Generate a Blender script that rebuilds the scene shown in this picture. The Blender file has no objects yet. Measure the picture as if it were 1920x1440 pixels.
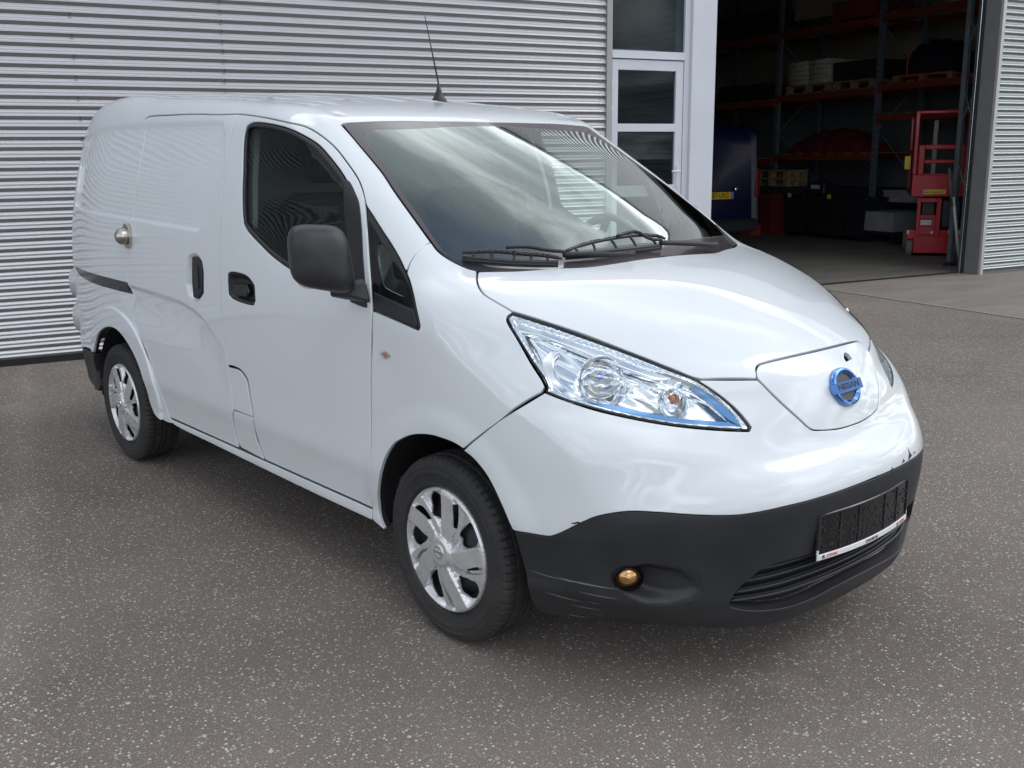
import bpy, math, random
import numpy as np
from mathutils import Matrix, Vector
from mathutils.geometry import delaunay_2d_cdt
random.seed(7); RNG=np.random.default_rng(7)
SC=bpy.context.scene; COL=SC.collection; D=bpy.data
# ------------------------------------------------------------------ camera, sky, sun, exposure
cam=D.cameras.new('camera'); camo=D.objects.new('camera',cam); COL.objects.link(camo); SC.camera=camo
cam.sensor_width=36; cam.lens=35.35; cam.clip_start=.05; cam.clip_end=2000
def _cam(yaw,pitch,roll,loc):
    y,p,r=map(math.radians,(yaw,pitch,roll))
    f=Vector((math.cos(p)*math.cos(y),math.cos(p)*math.sin(y),-math.sin(p)))
    rt=Vector((math.sin(y),-math.cos(y),0)); u=rt.cross(f)
    r2=rt*math.cos(r)+u*math.sin(r); u2=-rt*math.sin(r)+u*math.cos(r)
    m=Matrix((r2,u2,-f)).transposed().to_4x4(); m.translation=loc; camo.matrix_world=m
_cam(138.962,12.759,-.700,(2.414,-2.675,1.529))
SUN_AZ,SUN_EL=62.,44.            # where the (veiled) sun stands, degrees in the scene's plan / above horizon
w=D.worlds.new('World'); SC.world=w; w.use_nodes=True
nt=w.node_tree; nt.nodes.clear()
def N(t,**k):
    n=nt.nodes.new(t)
    for a,b in k.items(): setattr(n,a,b)
    return n
L=lambda a,b: nt.links.new(a,b)
out=N('ShaderNodeOutputWorld'); bg=N('ShaderNodeBackground'); bg.inputs[1].default_value=.15
sky=N('ShaderNodeTexSky',sky_type='NISHITA',sun_disc=False); sky.sun_elevation=math.radians(SUN_EL); sky.sun_rotation=math.radians(90-SUN_AZ)
sky.air_density=1.; sky.dust_density=1.2; sky.ozone_density=2.
CLOUD_SHIFT=(-4.3,2.75,0)
tc=N('ShaderNodeTexCoord'); sep=N('ShaderNodeSeparateXYZ'); L(tc.outputs['Generated'],sep.inputs[0])
# flatten direction onto a cloud deck: (x,y)/(z+.18)
zz=N('ShaderNodeMath',operation='ADD'); zz.inputs[1].default_value=.22; L(sep.outputs[2],zz.inputs[0])
zc=N('ShaderNodeMath',operation='MAXIMUM'); zc.inputs[1].default_value=.1; L(zz.outputs[0],zc.inputs[0])
dx=N('ShaderNodeMath',operation='DIVIDE'); dy=N('ShaderNodeMath',operation='DIVIDE')
L(sep.outputs[0],dx.inputs[0]);L(zc.outputs[0],dx.inputs[1]);L(sep.outputs[1],dy.inputs[0]);L(zc.outputs[0],dy.inputs[1])
cmb0=N('ShaderNodeCombineXYZ');L(dx.outputs[0],cmb0.inputs[0]);L(dy.outputs[0],cmb0.inputs[1]);cmb=N('ShaderNodeVectorMath',operation='ADD');L(cmb0.outputs[0],cmb.inputs[0]);cmb.inputs[1].default_value=CLOUD_SHIFT
n1=N('ShaderNodeTexNoise');n1.inputs['Scale'].default_value=1.7;n1.inputs['Detail'].default_value=9;n1.inputs['Roughness'].default_value=.56;n1.inputs['Distortion'].default_value=.5;L(cmb.outputs[0],n1.inputs[0])
n2=N('ShaderNodeTexNoise');n2.inputs['Scale'].default_value=.9;n2.inputs['Detail'].default_value=6;n2.inputs['Roughness'].default_value=.55;n2.inputs['Distortion'].default_value=.3;L(cmb.outputs[0],n2.inputs[0])
cov=N('ShaderNodeMapRange',interpolation_type='SMOOTHSTEP');cov.inputs[1].default_value=.34;cov.inputs[2].default_value=.50;L(n2.outputs[0],cov.inputs[0])
shade=N('ShaderNodeValToRGB');L(n1.outputs[0],shade.inputs[0])
cr=shade.color_ramp;cr.elements[0].position=.36;cr.elements[0].color=(2.0,2.25,2.5,1);cr.elements[1].position=.64;cr.elements[1].color=(16.5,17.0,17.5,1)
e_=cr.elements.new(.50);e_.color=(4.5,4.85,5.2,1)
mx=N('ShaderNodeMix',data_type='RGBA');L(cov.outputs[0],mx.inputs[0]);L(sky.outputs[0],mx.inputs[6]);L(shade.outputs[0],mx.inputs[7])
L(mx.outputs[2],bg.inputs[0]);L(bg.outputs[0],out.inputs[0])
sun=D.lights.new('sun','SUN');sun.energy=.5;sun.angle=math.radians(30);sun.color=(1,.955,.9)
so=D.objects.new('sun',sun);COL.objects.link(so)
a,el=math.radians(SUN_AZ),math.radians(SUN_EL)
so.rotation_euler=Vector((math.cos(a)*math.cos(el),math.sin(a)*math.cos(el),math.sin(el))).to_track_quat('Z','Y').to_euler()
SC.render.engine='CYCLES'
vs=SC.view_settings;vs.view_transform='Standard';vs.look='None';vs.exposure=.34;vs.gamma=1;vs.use_curve_mapping=False
SC.cycles.max_bounces=10;SC.cycles.transparent_max_bounces=16;SC.cycles.glossy_bounces=5
SC.cycles.sample_clamp_indirect=6
# ------------------------------------------------------------------ materials
def mat(name,col,rough=.5,metal=0,coat=0,coatr=.03,spec=.5,vary=.06,vscale=6,bump=0,bscale=200,rvary=.0,emit=None,sheen=0,dirt=0):
    m=D.materials.new(name);m.use_nodes=True;t=m.node_tree;b=t.nodes['Principled BSDF']
    b.inputs['Roughness'].default_value=rough;b.inputs['Metallic'].default_value=metal
    b.inputs['Coat Weight'].default_value=coat;b.inputs['Coat Roughness'].default_value=coatr
    b.inputs['Specular IOR Level'].default_value=spec
    tcn=t.nodes.new('ShaderNodeTexCoord');nz=t.nodes.new('ShaderNodeTexNoise');nz.inputs['Scale'].default_value=vscale;nz.inputs['Detail'].default_value=6
    t.links.new(tcn.outputs['Object'],nz.inputs[0])
    r=t.nodes.new('ShaderNodeValToRGB');t.links.new(nz.outputs[0],r.inputs[0])
    c=np.array(col);r.color_ramp.elements[0].position=.3;r.color_ramp.elements[1].position=.7
    r.color_ramp.elements[0].color=(*(c*(1-vary)),1);r.color_ramp.elements[1].color=(*np.minimum(c*(1+vary),1),1)
    t.links.new(r.outputs[0],b.inputs['Base Color'])
    if rvary:
        mr=t.nodes.new('ShaderNodeMapRange');t.links.new(nz.outputs[0],mr.inputs[0]);mr.inputs[1].default_value=.3;mr.inputs[2].default_value=.7
        mr.inputs[3].default_value=rough-rvary;mr.inputs[4].default_value=rough+rvary;t.links.new(mr.outputs[0],b.inputs['Roughness'])
    if bump:
        n=t.nodes.new('ShaderNodeTexNoise');n.inputs['Scale'].default_value=bscale;n.inputs['Detail'].default_value=4;t.links.new(tcn.outputs['Object'],n.inputs[0])
        bp=t.nodes.new('ShaderNodeBump');bp.inputs['Strength'].default_value=1;bp.inputs['Distance'].default_value=bump;t.links.new(n.outputs[0],bp.inputs['Height']);t.links.new(bp.outputs[0],b.inputs['Normal'])
    if emit: b.inputs['Emission Color'].default_value=(*emit[:3],1);b.inputs['Emission Strength'].default_value=emit[3]
    return m
def glass(name,tint,refl=1.0,rough=0.0):
    m=D.materials.new(name);m.use_nodes=True;t=m.node_tree;t.nodes.clear()
    o=t.nodes.new('ShaderNodeOutputMaterial');mix=t.nodes.new('ShaderNodeMixShader');tr=t.nodes.new('ShaderNodeBsdfTransparent');g=t.nodes.new('ShaderNodeBsdfGlossy')
    tr.inputs[0].default_value=(*tint,1);g.inputs['Roughness'].default_value=rough;g.inputs[0].default_value=(.93,1,.97,1)
    ge=t.nodes.new('ShaderNodeNewGeometry');dt=t.nodes.new('ShaderNodeVectorMath');dt.operation='DOT_PRODUCT';t.links.new(ge.outputs['Incoming'],dt.inputs[0]);t.links.new(ge.outputs['Normal'],dt.inputs[1])
    def m_(op,*v):
        n=t.nodes.new('ShaderNodeMath');n.operation=op
        for i,x in enumerate(v):
            if hasattr(x,'is_output'): t.links.new(x,n.inputs[i])
            else: n.inputs[i].default_value=x
        return n.outputs[0]
    c=m_('SUBTRACT',1.0,m_('ABSOLUTE',dt.outputs['Value']));f5=m_('POWER',c,5.0);f=m_('MULTIPLY_ADD',f5,.957,.043)
    ml=t.nodes.new('ShaderNodeMath');ml.operation='MULTIPLY';ml.use_clamp=True;ml.inputs[1].default_value=refl;t.links.new(f,ml.inputs[0])
    t.links.new(ml.outputs[0],mix.inputs[0]);t.links.new(tr.outputs[0],mix.inputs[1]);t.links.new(g.outputs[0],mix.inputs[2]);t.links.new(mix.outputs[0],o.inputs[0])
    return m
M={}
M['paint']=mat('white_paint',(.72,.755,.79),.34,coat=.9,coatr=.02,vary=.012,vscale=3)
M['gapdark']=mat('seam_black',(.012,.012,.014),.8)  # on panel flanges this black paints in the gap's shade; elsewhere plain black
M['plastic']=mat('black_plastic',(.016,.018,.023),.44,vary=.16,vscale=9,bump=.00035,bscale=900,rvary=.06,spec=.45)
M['plastic2']=mat('mirror_plastic',(.026,.026,.030),.42,vary=.15,vscale=14,bump=.0003,bscale=1100,rvary=.05)
M['trim']=mat('trim_black',(.012,.012,.015),.35,vary=.1)
M['gloss']=mat('gloss_black',(.008,.008,.01),.12,vary=.1)
M['rubber']=mat('tyre_rubber',(.022,.022,.024),.72,vary=.22,vscale=25,bump=.0004,bscale=500,spec=.35)
M['silver']=mat('hubcap_silver',(.70,.70,.715),.30,metal=.6,vary=.05,vscale=30,rvary=.05)
M['steel']=mat('steel_rim',(.035,.035,.04),.5,metal=.3)
M['chrome']=mat('chrome',(.88,.90,.92),.07,metal=1,vary=.02)
M['satin']=mat('lock_steel',(.52,.49,.44),.22,metal=1,vary=.08,vscale=40)
M['bluech']=mat('blue_chrome',(.10,.24,.58),.12,metal=1,coat=.6,vary=.05)
M['blueacc']=mat('blue_accent',(.07,.27,.58),.25,metal=.3,coat=.8,vary=.08)
M['reflect']=mat('lamp_reflector',(.84,.87,.92),.11,metal=.9,vary=.03)
M['bulbblue']=mat('bulb_blue',(.02,.12,.7),.12,coat=1)
M['amber']=mat('amber_bulb',(.65,.14,.03),.2,coat=1)
M['fogmat']=mat('fog_reflector',(.62,.36,.17),.18,metal=.9,vary=.25,vscale=30)  # warm reflection of the unlit lamp painted into this base colour
M['cloth']=mat('seat_cloth',(.050,.050,.055),.9,vary=.2,vscale=40,bump=.0006,bscale=500)
M['dash']=mat('dashboard_vinyl',(.050,.052,.054),.62,vary=.1,bump=.0004,bscale=700)
M['liner']=mat('cabin_liner',(.48,.49,.48),.8)
M['cargo']=mat('partition_grey',(.20,.20,.21),.6)
M['frit']=mat('frit_black',(.075,.062,.068),.14,coat=.5,vary=.03)
M['glassws']=glass('windscreen_glass',(.82,.94,.90),3.0)
M['glassside']=glass('side_glass',(.42,.47,.45),.8)  # shade of the dark cab put into the tint; same glass as far side
M['glassfar']=glass('far_side_glass',(.80,.90,.85),.8)  # lighter copy of the side glass; daylight beyond is put into its tint
M['glassq']=glass('quarter_glass',(.72,.84,.78),2.4)
M['lens']=glass('lamp_lens',(.93,.95,.97),1.1)
M['white']=mat('white_print',(.74,.74,.76),.4)
M['redp']=mat('red_print',(.62,.10,.08),.5)
M['blackp']=mat('black_print',(.015,.015,.015),.5)
def add_dust(m,z0=.20,z1=.62,col=(.36,.33,.29),amt=.30):
    t=m.node_tree;b=t.nodes['Principled BSDF'];n=t.nodes.new;l=t.links.new
    src=b.inputs['Base Color'].links[0].from_socket
    tc=n('ShaderNodeTexCoord');sp=n('ShaderNodeSeparateXYZ');l(tc.outputs['Object'],sp.inputs[0])
    mr=n('ShaderNodeMapRange');mr.inputs[1].default_value=z1;mr.inputs[2].default_value=z0;mr.inputs[3].default_value=0;mr.inputs[4].default_value=1;l(sp.outputs[2],mr.inputs[0])
    nz=n('ShaderNodeTexNoise');nz.inputs['Scale'].default_value=5;nz.inputs['Detail'].default_value=8;nz.inputs['Roughness'].default_value=.7;mp=n('ShaderNodeMapping');mp.inputs['Scale'].default_value=(1,1,2.2);l(tc.outputs['Object'],mp.inputs[0]);l(mp.outputs[0],nz.inputs[0])
    m2=n('ShaderNodeMapRange');m2.inputs[1].default_value=.35;m2.inputs[2].default_value=.75;l(nz.outputs[0],m2.inputs[0])
    a=n('ShaderNodeMath');a.operation='MULTIPLY_ADD';l(m2.outputs[0],a.inputs[0]);a.inputs[1].default_value=.75;a.inputs[2].default_value=.25
    k=n('ShaderNodeMath');k.operation='MULTIPLY';l(mr.outputs[0],k.inputs[0]);l(a.outputs[0],k.inputs[1])
    k2=n('ShaderNodeMath');k2.operation='MULTIPLY';k2.use_clamp=True;l(k.outputs[0],k2.inputs[0]);k2.inputs[1].default_value=amt
    mx=n('ShaderNodeMix');mx.data_type='RGBA';l(k2.outputs[0],mx.inputs[0]);l(src,mx.inputs[6]);mx.inputs[7].default_value=(*col,1);l(mx.outputs[2],b.inputs['Base Color'])
add_dust(M['paint']);add_dust(M['plastic'],.12,.55,(.10,.092,.082),.35);add_dust(M['rubber'],-.3,.6,(.085,.078,.068),.55)
# ------------------------------------------------------------------ mesh helpers
def setp(o,label=None,cat=None,group=None,kind=None):
    if label:o['label']=label
    if cat:o['category']=cat
    if group:o['group']=group
    if kind:o['kind']=kind
    return o
def empty(name,loc=(0,0,0),rz=0,label=None,cat=None,group=None,kind=None):
    o=D.objects.new(name,None);COL.objects.link(o);o.location=loc;o.rotation_euler=(0,0,rz);o.empty_display_size=.1
    return setp(o,label,cat,group,kind)
def mk(name,V,Fc,m,parent=None,smooth=False,normals=None,midx=None,label=None,cat=None,group=None,kind=None,loc=None,rz=0,sharp=None):
    V=np.asarray(V,float)
    me=D.meshes.new(name);me.from_pydata(V.tolist(),[],[list(f) for f in Fc])
    for x in (m if isinstance(m,(list,tuple)) else [m]): me.materials.append(x)
    if midx is not None: me.polygons.foreach_set('material_index',np.asarray(midx,np.int32))
    if smooth: me.polygons.foreach_set('use_smooth',np.ones(len(me.polygons),bool))
    me.validate(clean_customdata=False);me.update()
    if normals is not None and len(me.vertices)==len(normals):
        me.normals_split_custom_set_from_vertices(np.asarray(normals,float).tolist())
    if sharp is not None: me.set_sharp_from_angle(angle=math.radians(sharp))
    o=D.objects.new(name,me);COL.objects.link(o)
    if parent is not None:o.parent=parent
    if loc is not None:o.location=loc;o.rotation_euler=(0,0,rz)
    return setp(o,label,cat,group,kind)
class MB:
    """collects simple solids for ONE mesh object"""
    def __init__(s): s.v=[];s.f=[];s.n=0
    def add(s,V,Fc):
        V=np.asarray(V,float);s.v.append(V);s.f+=[tuple(i+s.n for i in f) for f in Fc];s.n+=len(V);return s
    def box(s,x0,x1,y0,y1,z0,z1,b=0):
        if b<=0:
            V=[(x,y,z) for x in (x0,x1) for y in (y0,y1) for z in (z0,z1)]
            return s.add(V,[(0,1,3,2),(4,6,7,5),(0,4,5,1),(2,3,7,6),(0,2,6,4),(1,5,7,3)])
        V=[];ix={}
        for i,(x,sx) in enumerate(((x0,1),(x1,-1))):
            for j,(y,sy) in enumerate(((y0,1),(y1,-1))):
                for k,(z,sz) in enumerate(((z0,1),(z1,-1))):
                    for a in range(3):
                        ix[i,j,k,a]=len(V);V.append((x+sx*b*(a!=0),y+sy*b*(a!=1),z+sz*b*(a!=2)))
        Fc=[]
        for a in range(3):
            for e in (0,1):
                q=[]
                for u,v in ((0,0),(0,1),(1,1),(1,0)):
                    t=[0,0,0];t[a]=e;t[(a+1)%3]=u;t[(a+2)%3]=v;q.append(ix[(*t,a)])
                Fc.append(q if e==0 else q[::-1]); Fc[-1]=Fc[-1][::-1]
            b1,b2=(a+1)%3,(a+2)%3
            for u in (0,1):
                for v in (0,1):
                    t0=[0,0,0];t0[b1]=u;t0[b2]=v;t1=list(t0);t1[a]=1
                    q=[ix[(*t0,b1)],ix[(*t1,b1)],ix[(*t1,b2)],ix[(*t0,b2)]]
                    Fc.append(q if (u+v)%2==0 else q[::-1]); Fc[-1]=Fc[-1][::-1]
        for i in (0,1):
            for j in (0,1):
                for k in (0,1):
                    q=[ix[i,j,k,0],ix[i,j,k,1],ix[i,j,k,2]];Fc.append(q if (i+j+k)%2 else q[::-1])
        return s.add(V,Fc)
    def tube(s,P,r,n=10,cap=True):
        P=[Vector(p) for p in P];R=r if isinstance(r,(list,tuple)) else [r]*len(P);V=[];up=None
        for i,p in enumerate(P):
            t=(P[min(i+1,len(P)-1)]-P[max(i-1,0)]).normalized()
            if up is None: up=t.orthogonal().normalized()
            up=(up-t*up.dot(t)).normalized();sd=t.cross(up)
            V+=[p+R[i]*(math.cos(a)*up+math.sin(a)*sd) for a in np.linspace(0,2*math.pi,n,endpoint=False)]
        Fc=[(i*n+j,i*n+(j+1)%n,(i+1)*n+(j+1)%n,(i+1)*n+j) for i in range(len(P)-1) for j in range(n)]
        if cap: Fc+=[tuple(range(n))[::-1],tuple(range((len(P)-1)*n,len(P)*n))]
        return s.add(V,Fc)
    def lathe(s,prof,c,ax='y',n=48,closed=False):
        """prof: (radius, along axis)"""
        V=[];k=len(prof)
        for a in np.linspace(0,2*math.pi,n,endpoint=False):
            for r,h in prof:
                x,z=r*math.cos(a),r*math.sin(a)
                V.append({'y':(c[0]+x,c[1]+h,c[2]+z),'z':(c[0]+x,c[1]+z,c[2]+h),'x':(c[0]+h,c[1]+x,c[2]+z)}[ax])
        Fc=[(i*k+j,i*k+(j+1)%k,((i+1)%n)*k+(j+1)%k,((i+1)%n)*k+j) for i in range(n) for j in range(k if closed else k-1)]
        return s.add(V,Fc)
    def prism(s,pts,h0,h1,ax='y'):
        n=len(pts);V=[]
        for h in (h0,h1):
            for a,b in pts: V.append({'y':(a,h,b),'z':(a,b,h),'x':(h,a,b)}[ax])
        Fc=[(i,(i+1)%n,n+(i+1)%n,n+i) for i in range(n)]+[tuple(range(n))[::-1],tuple(range(n,2*n))]
        return s.add(V,Fc)
    def quad(s,a,b,c,d): return s.add([a,b,c,d],[(0,1,2,3)])
    def build(s,name,m,parent=None,smooth=False,sharp=None,fix=True,**k):
        o=mk(name,np.concatenate(s.v),s.f,m,parent,smooth=smooth,sharp=sharp,**k)
        if fix:
            import bmesh
            bm=bmesh.new();bm.from_mesh(o.data);bmesh.ops.recalc_face_normals(bm,faces=bm.faces);bm.to_mesh(o.data);bm.free()
            if sharp is not None: o.data.set_sharp_from_angle(angle=math.radians(sharp))
        return o
def text(name,s,size,m,parent,mtx,ext=.0004,sx=1,align='CENTER',bold=0):
    c=D.curves.new(name,'FONT');c.body=s;c.size=size;c.extrude=ext;c.align_x=align;c.align_y='CENTER';c.offset=bold;c.resolution_u=3
    o=D.objects.new(name+'_tmp',c);COL.objects.link(o)
    dg=bpy.context.evaluated_depsgraph_get();me=D.meshes.new_from_object(o.evaluated_get(dg));D.objects.remove(o)
    me.name=name;me.materials.clear();me.materials.append(m)
    me.transform(mtx@Matrix.Diagonal((sx,1,1,1)))
    r=D.objects.new(name,me);COL.objects.link(r);r.parent=parent;return r
def frame(o,x,y):
    """4x4 with columns x, y, x*y and origin o"""
    x=Vector(x).normalized();z=x.cross(Vector(y)).normalized();y=z.cross(x);m=Matrix((x,y,z)).transposed().to_4x4();m.translation=Vector(o);return m
# ---------- master surface of the van body (x forward from front axle, y left, z up) ----------
PROFILE=[(-3.60,.20),(-3.61,.45),(-3.60,.8),(-3.58,1.1),(-3.55,1.4),(-3.51,1.64),(-3.44,1.76),(-3.28,1.825),(-3.0,1.855),(-2.7,1.860),(-2.4,1.853),(-2.0,1.834),(-1.6,1.806),
(-1.3,1.773),(-1.05,1.737),(-.92,1.711),(-.845,1.688),(-.80,1.666),(-.58,1.553),(-.35,1.432),(-.12,1.306),(.03,1.222),(.12,1.186),(.3,1.142),(.48,1.083),(.64,1.02),(.76,.956),(.82,.90),(.856,.835),(.876,.78),
(.888,.735),(.903,.700),(.935,.662),(.960,.62),(.970,.57),(.965,.50),(.955,.42),(.944,.35),(.940,.27),(.925,.21),(.88,.185),(.78,.18),(.3,.18),(0,.17),(-1.5,.15),(-3.2,.17),(-3.55,.18)]
def _dense(P,n=12):
    P=np.array(P,float);N=len(P);out=[]
    for i in range(N):
        a,b,c,d=P[i-1],P[i],P[(i+1)%N],P[(i+2)%N]
        for t in np.arange(n)/n:
            out.append(.5*((2*b)+(c-a)*t+(2*a-5*b+4*c-d)*t*t+(3*b-a-3*c+d)*t**3))
    return np.array(out)
GX0,GZ0,GH=-3.95,-.15,.01
def _sdf_grid():
    C=_dense(PROFILE);A=C;B=np.roll(C,-1,0)
    nx,nz=540,235
    X,Zg=np.meshgrid(GX0+GH*np.arange(nx),GZ0+GH*np.arange(nz),indexing='ij')
    p=np.stack([X.ravel(),Zg.ravel()],1); best=np.full(len(p),9.);
    inside=np.zeros(len(p),bool)
    for a,b in zip(A,B):
        e=b-a;l=e@e
        if l<1e-12: continue
        w=p-a;t=np.clip((w@e)/l,0,1);d=w-t[:,None]*e
        best=np.minimum(best,d[:,0]**2+d[:,1]**2)
        c=((a[1]>p[:,1])!=(b[1]>p[:,1]))&(p[:,0]<(b[0]-a[0])*(p[:,1]-a[1])/((b[1]-a[1]) or 1e-9)+a[0])
        inside^=c
    s=np.sqrt(best);s[inside]*=-1
    G=s.reshape(nx,nz)
    for _ in range(2):                                   # light smoothing
        G[1:-1]=(G[:-2]+2*G[1:-1]+G[2:])/4; G[:,1:-1]=(G[:,:-2]+2*G[:,1:-1]+G[:,2:])/4
    return G
GRID=_sdf_grid()
def _bs(t): return np.stack([(1-t)**3,3*t**3-6*t**2+4,-3*t**3+3*t**2+3*t+1,t**3],-1)/6
def sdf2(x,z):
    u=np.clip((x-GX0)/GH,1.01,GRID.shape[0]-3.01);v=np.clip((z-GZ0)/GH,1.01,GRID.shape[1]-3.01)
    i=u.astype(int);j=v.astype(int);a=_bs(u-i);b=_bs(v-j);s=0
    for k in range(4):
        for l in range(4): s=s+a[...,k]*b[...,l]*GRID[i-1+k,j-1+l]
    return s
def sm(x,a,b):
    t=np.clip((x-a)/(b-a),0,1);return t*t*t*(t*(6*t-15)+10)
def table(x,xs,ys):
    # smooth (monotone cubic-ish) interpolation through a table
    xs=np.array(xs,float);ys=np.array(ys,float);d=np.diff(ys)/np.diff(xs)
    m=np.zeros(len(xs));m[1:-1]=np.where(d[:-1]*d[1:]>0,2*d[:-1]*d[1:]/(d[:-1]+d[1:]+1e-12),0);m[0]=d[0];m[-1]=d[-1]
    x=np.clip(x,xs[0],xs[-1]);i=np.clip(np.searchsorted(xs,x)-1,0,len(xs)-2);h=xs[i+1]-xs[i];t=(x-xs[i])/h
    return ys[i]*(1+2*t)*(1-t)**2+m[i]*h*t*(1-t)**2+ys[i+1]*t*t*(3-2*t)+m[i+1]*h*t*t*(t-1)
TZ=[.10,.18,.26,.31,.345,.42,.50,.60,.80,.95,1.08,1.20,1.30,1.42,1.59,1.71,1.80,1.95]
TY=[.78,.835,.862,.868,.864,.868,.876,.874,.8765,.877,.8745,.868,.858,.840,.799,.765,.738,.69]
AW=[.10,.30,.50,.62,.70,.78,.86,.95,1.05,1.18,1.40,1.66,1.9]
AV=[.30,.30,.30,.33,.38,.52,.66,.66,.50,.37,.26,.165,.10]
def polyseg_d(x,z,P):
    P=np.array(P,float);best=np.full(np.shape(x),9.)
    for a,b in zip(P[:-1],P[1:]):
        e=b-a;t=np.clip(((x-a[0])*e[0]+(z-a[1])*e[1])/(e@e),0,1)
        best=np.minimum(best,np.hypot(x-a[0]-t*e[0],z-a[1]-t*e[1]))
    return best
def inpoly(x,z,P):
    P=np.array(P,float);ins=np.zeros(np.shape(x),bool)
    for a,b in zip(P,np.roll(P,-1,0)):
        if a[1]==b[1]: continue
        ins^=((a[1]>z)!=(b[1]>z))&(x<(b[0]-a[0])*(z-a[1])/(b[1]-a[1])+a[0])
    return ins
RECESS=None; SHELF=None
FA=(0.0,.31,.36); RA=(-2.725,.31,.385)
def side_w(x,z):
    w=table(z,TZ,TY)
    w=w-.07*sm(-x,2.75,3.75)-.03*sm(-x,3.0,3.6)*sm(z,.9,1.7)               # tapers to the tail
    w=w-.060*sm(x,-1.5,-.3)*sm(z,.95,1.38)                                     # cabin leans in towards the pillars
    w=w-(.34+.30*sm(-z,-.92,-.75))*np.maximum(x-.25,0)**2-.35*np.maximum(x-.45,0)**3                                          # nose plan taper
    w=w-.05*sm(z,.62,1.15)*sm(x,-.25,.6)
    w=w-.05*sm(-z,-.36,-.2)*sm(x,.2,.6)
    # arch flares
    rf=np.hypot(x-FA[0],z-FA[1]); w=w+.010*sm(-rf,-.50,-.385)*sm(z,.30,.45)
    rr=np.hypot((x-RA[0]),(z-RA[1])); w=w+.011*sm(-rr,-.505,-.49)*sm(z,.2,.34)*1.0
    return w
def feature(x,z):
    """pressed-in detail of the flanks, as an inward offset"""
    f=0
    if RECESS is not None:
        d=polyseg_d(x,z,RECESS+RECESS[:1]);d=np.where(inpoly(x,z,RECESS),d,-d)
        f=f+.016*sm(d,-.003,.014)
    if SHELF is not None:
        P=np.array(SHELF);zz=np.interp(x,P[:,0],P[:,1]);amp=np.interp(x,P[:,0],P[:,2])
        f=f+1.15*amp*sm(zz-z,-.004,.026)*sm(z,zz-.30,zz-.05)
    return f
def ribs(x,y):
    """long stiffening beads of the roof and the drip channel beside them"""
    g=0
    for c,x1 in ((.10,-1.16),(.34,-1.12),(.50,-1.05)):
        g=g+.0045*(1-sm(np.abs(np.abs(y)-c),.010,.030))*sm(-x,-x1,-x1+.12)
    c=.604
    g=g-.007*(1-sm(np.abs(np.abs(y)-c),.004,.017))*sm(-x,.88,.98)*sm(x,-3.3,-3.2)
    return g
def F(x,y,z):
    ya=np.abs(y);ys=np.sqrt(ya*ya+1e-6)
    a=table(z,AW,AV)*sm(x,-1.6,-.6)
    a=np.where(x<-1.6,0,a)
    yy=ya*ya
    arear=.10*sm(-x,3.0,3.5)
    xp=x+a*yy/(1+.25*yy)-arear*yy
    zp=z+(.030+.055*sm(-x,1.0,1.6)*sm(x,-2.9,-2.3))*yy
    f1=sdf2(xp,zp)
    w=side_w(x,z);near=sm(-x,.9,1.35)
    f2=ya-w
    # fillet radius
    r=.10*np.ones_like(x)
    r=r+.13*sm(x,.35,.75)*sm(-z,-.9,-.6)
    r=r+.04*sm(x,-.2,.3)*sm(z,.7,1.0)
    u=np.maximum(f1+r,0);v=np.maximum(f2+r,0);q=2.3
    R_=np.minimum(np.maximum(f1,f2),-r)+(u**q+v**q+1e-30)**(1/q)
    if RECESS is None: return R_
    mm=np.abs(R_)<.12
    if mm.any():
        R_=R_.copy() if hasattr(R_,'copy') else R_
        top=mm&(z>1.55)&(x<-.8)
        sdm=mm&(ya>.55)&(z>.3)&(x<-1.3)
        if sdm.any(): R_[sdm]+=feature(x[sdm],z[sdm])
        if top.any(): R_[top]-=ribs(x[top],y[top])
    return R_
def march(o,d,t0,t1,n=60,it=24):
    """first outside->inside crossing along rays (arrays)"""
    o=np.atleast_2d(o)*np.ones((len(np.atleast_2d(d)),1));d=np.atleast_2d(d)*np.ones((len(o),1))
    ts=np.linspace(t0,t1,n);lo=np.full(len(o),np.nan);hi=lo.copy();prev=F(*(o+ts[0]*d).T)
    for a,b in zip(ts[:-1],ts[1:]):
        cur=F(*(o+b*d).T);m=np.isnan(lo)&(prev>0)&(cur<=0);lo[m]=a;hi[m]=b;prev=cur
    ok=~np.isnan(lo);L=lo[ok];H=hi[ok];oo=o[ok];dd=d[ok]
    for _ in range(it):
        M=(L+H)/2;f=F(*(oo+M[:,None]*dd).T);c=f>0;L=np.where(c,M,L);H=np.where(c,H,M)
    out=np.full(o.shape,np.nan);out[ok]=oo+((L+H)/2)[:,None]*dd
    return out
def normal(P):
    e=1e-4;g=np.stack([F(*(P+e*v).T)-F(*(P-e*v).T) for v in np.eye(3)],1)
    return g/np.linalg.norm(g,axis=1)[:,None]
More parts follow.
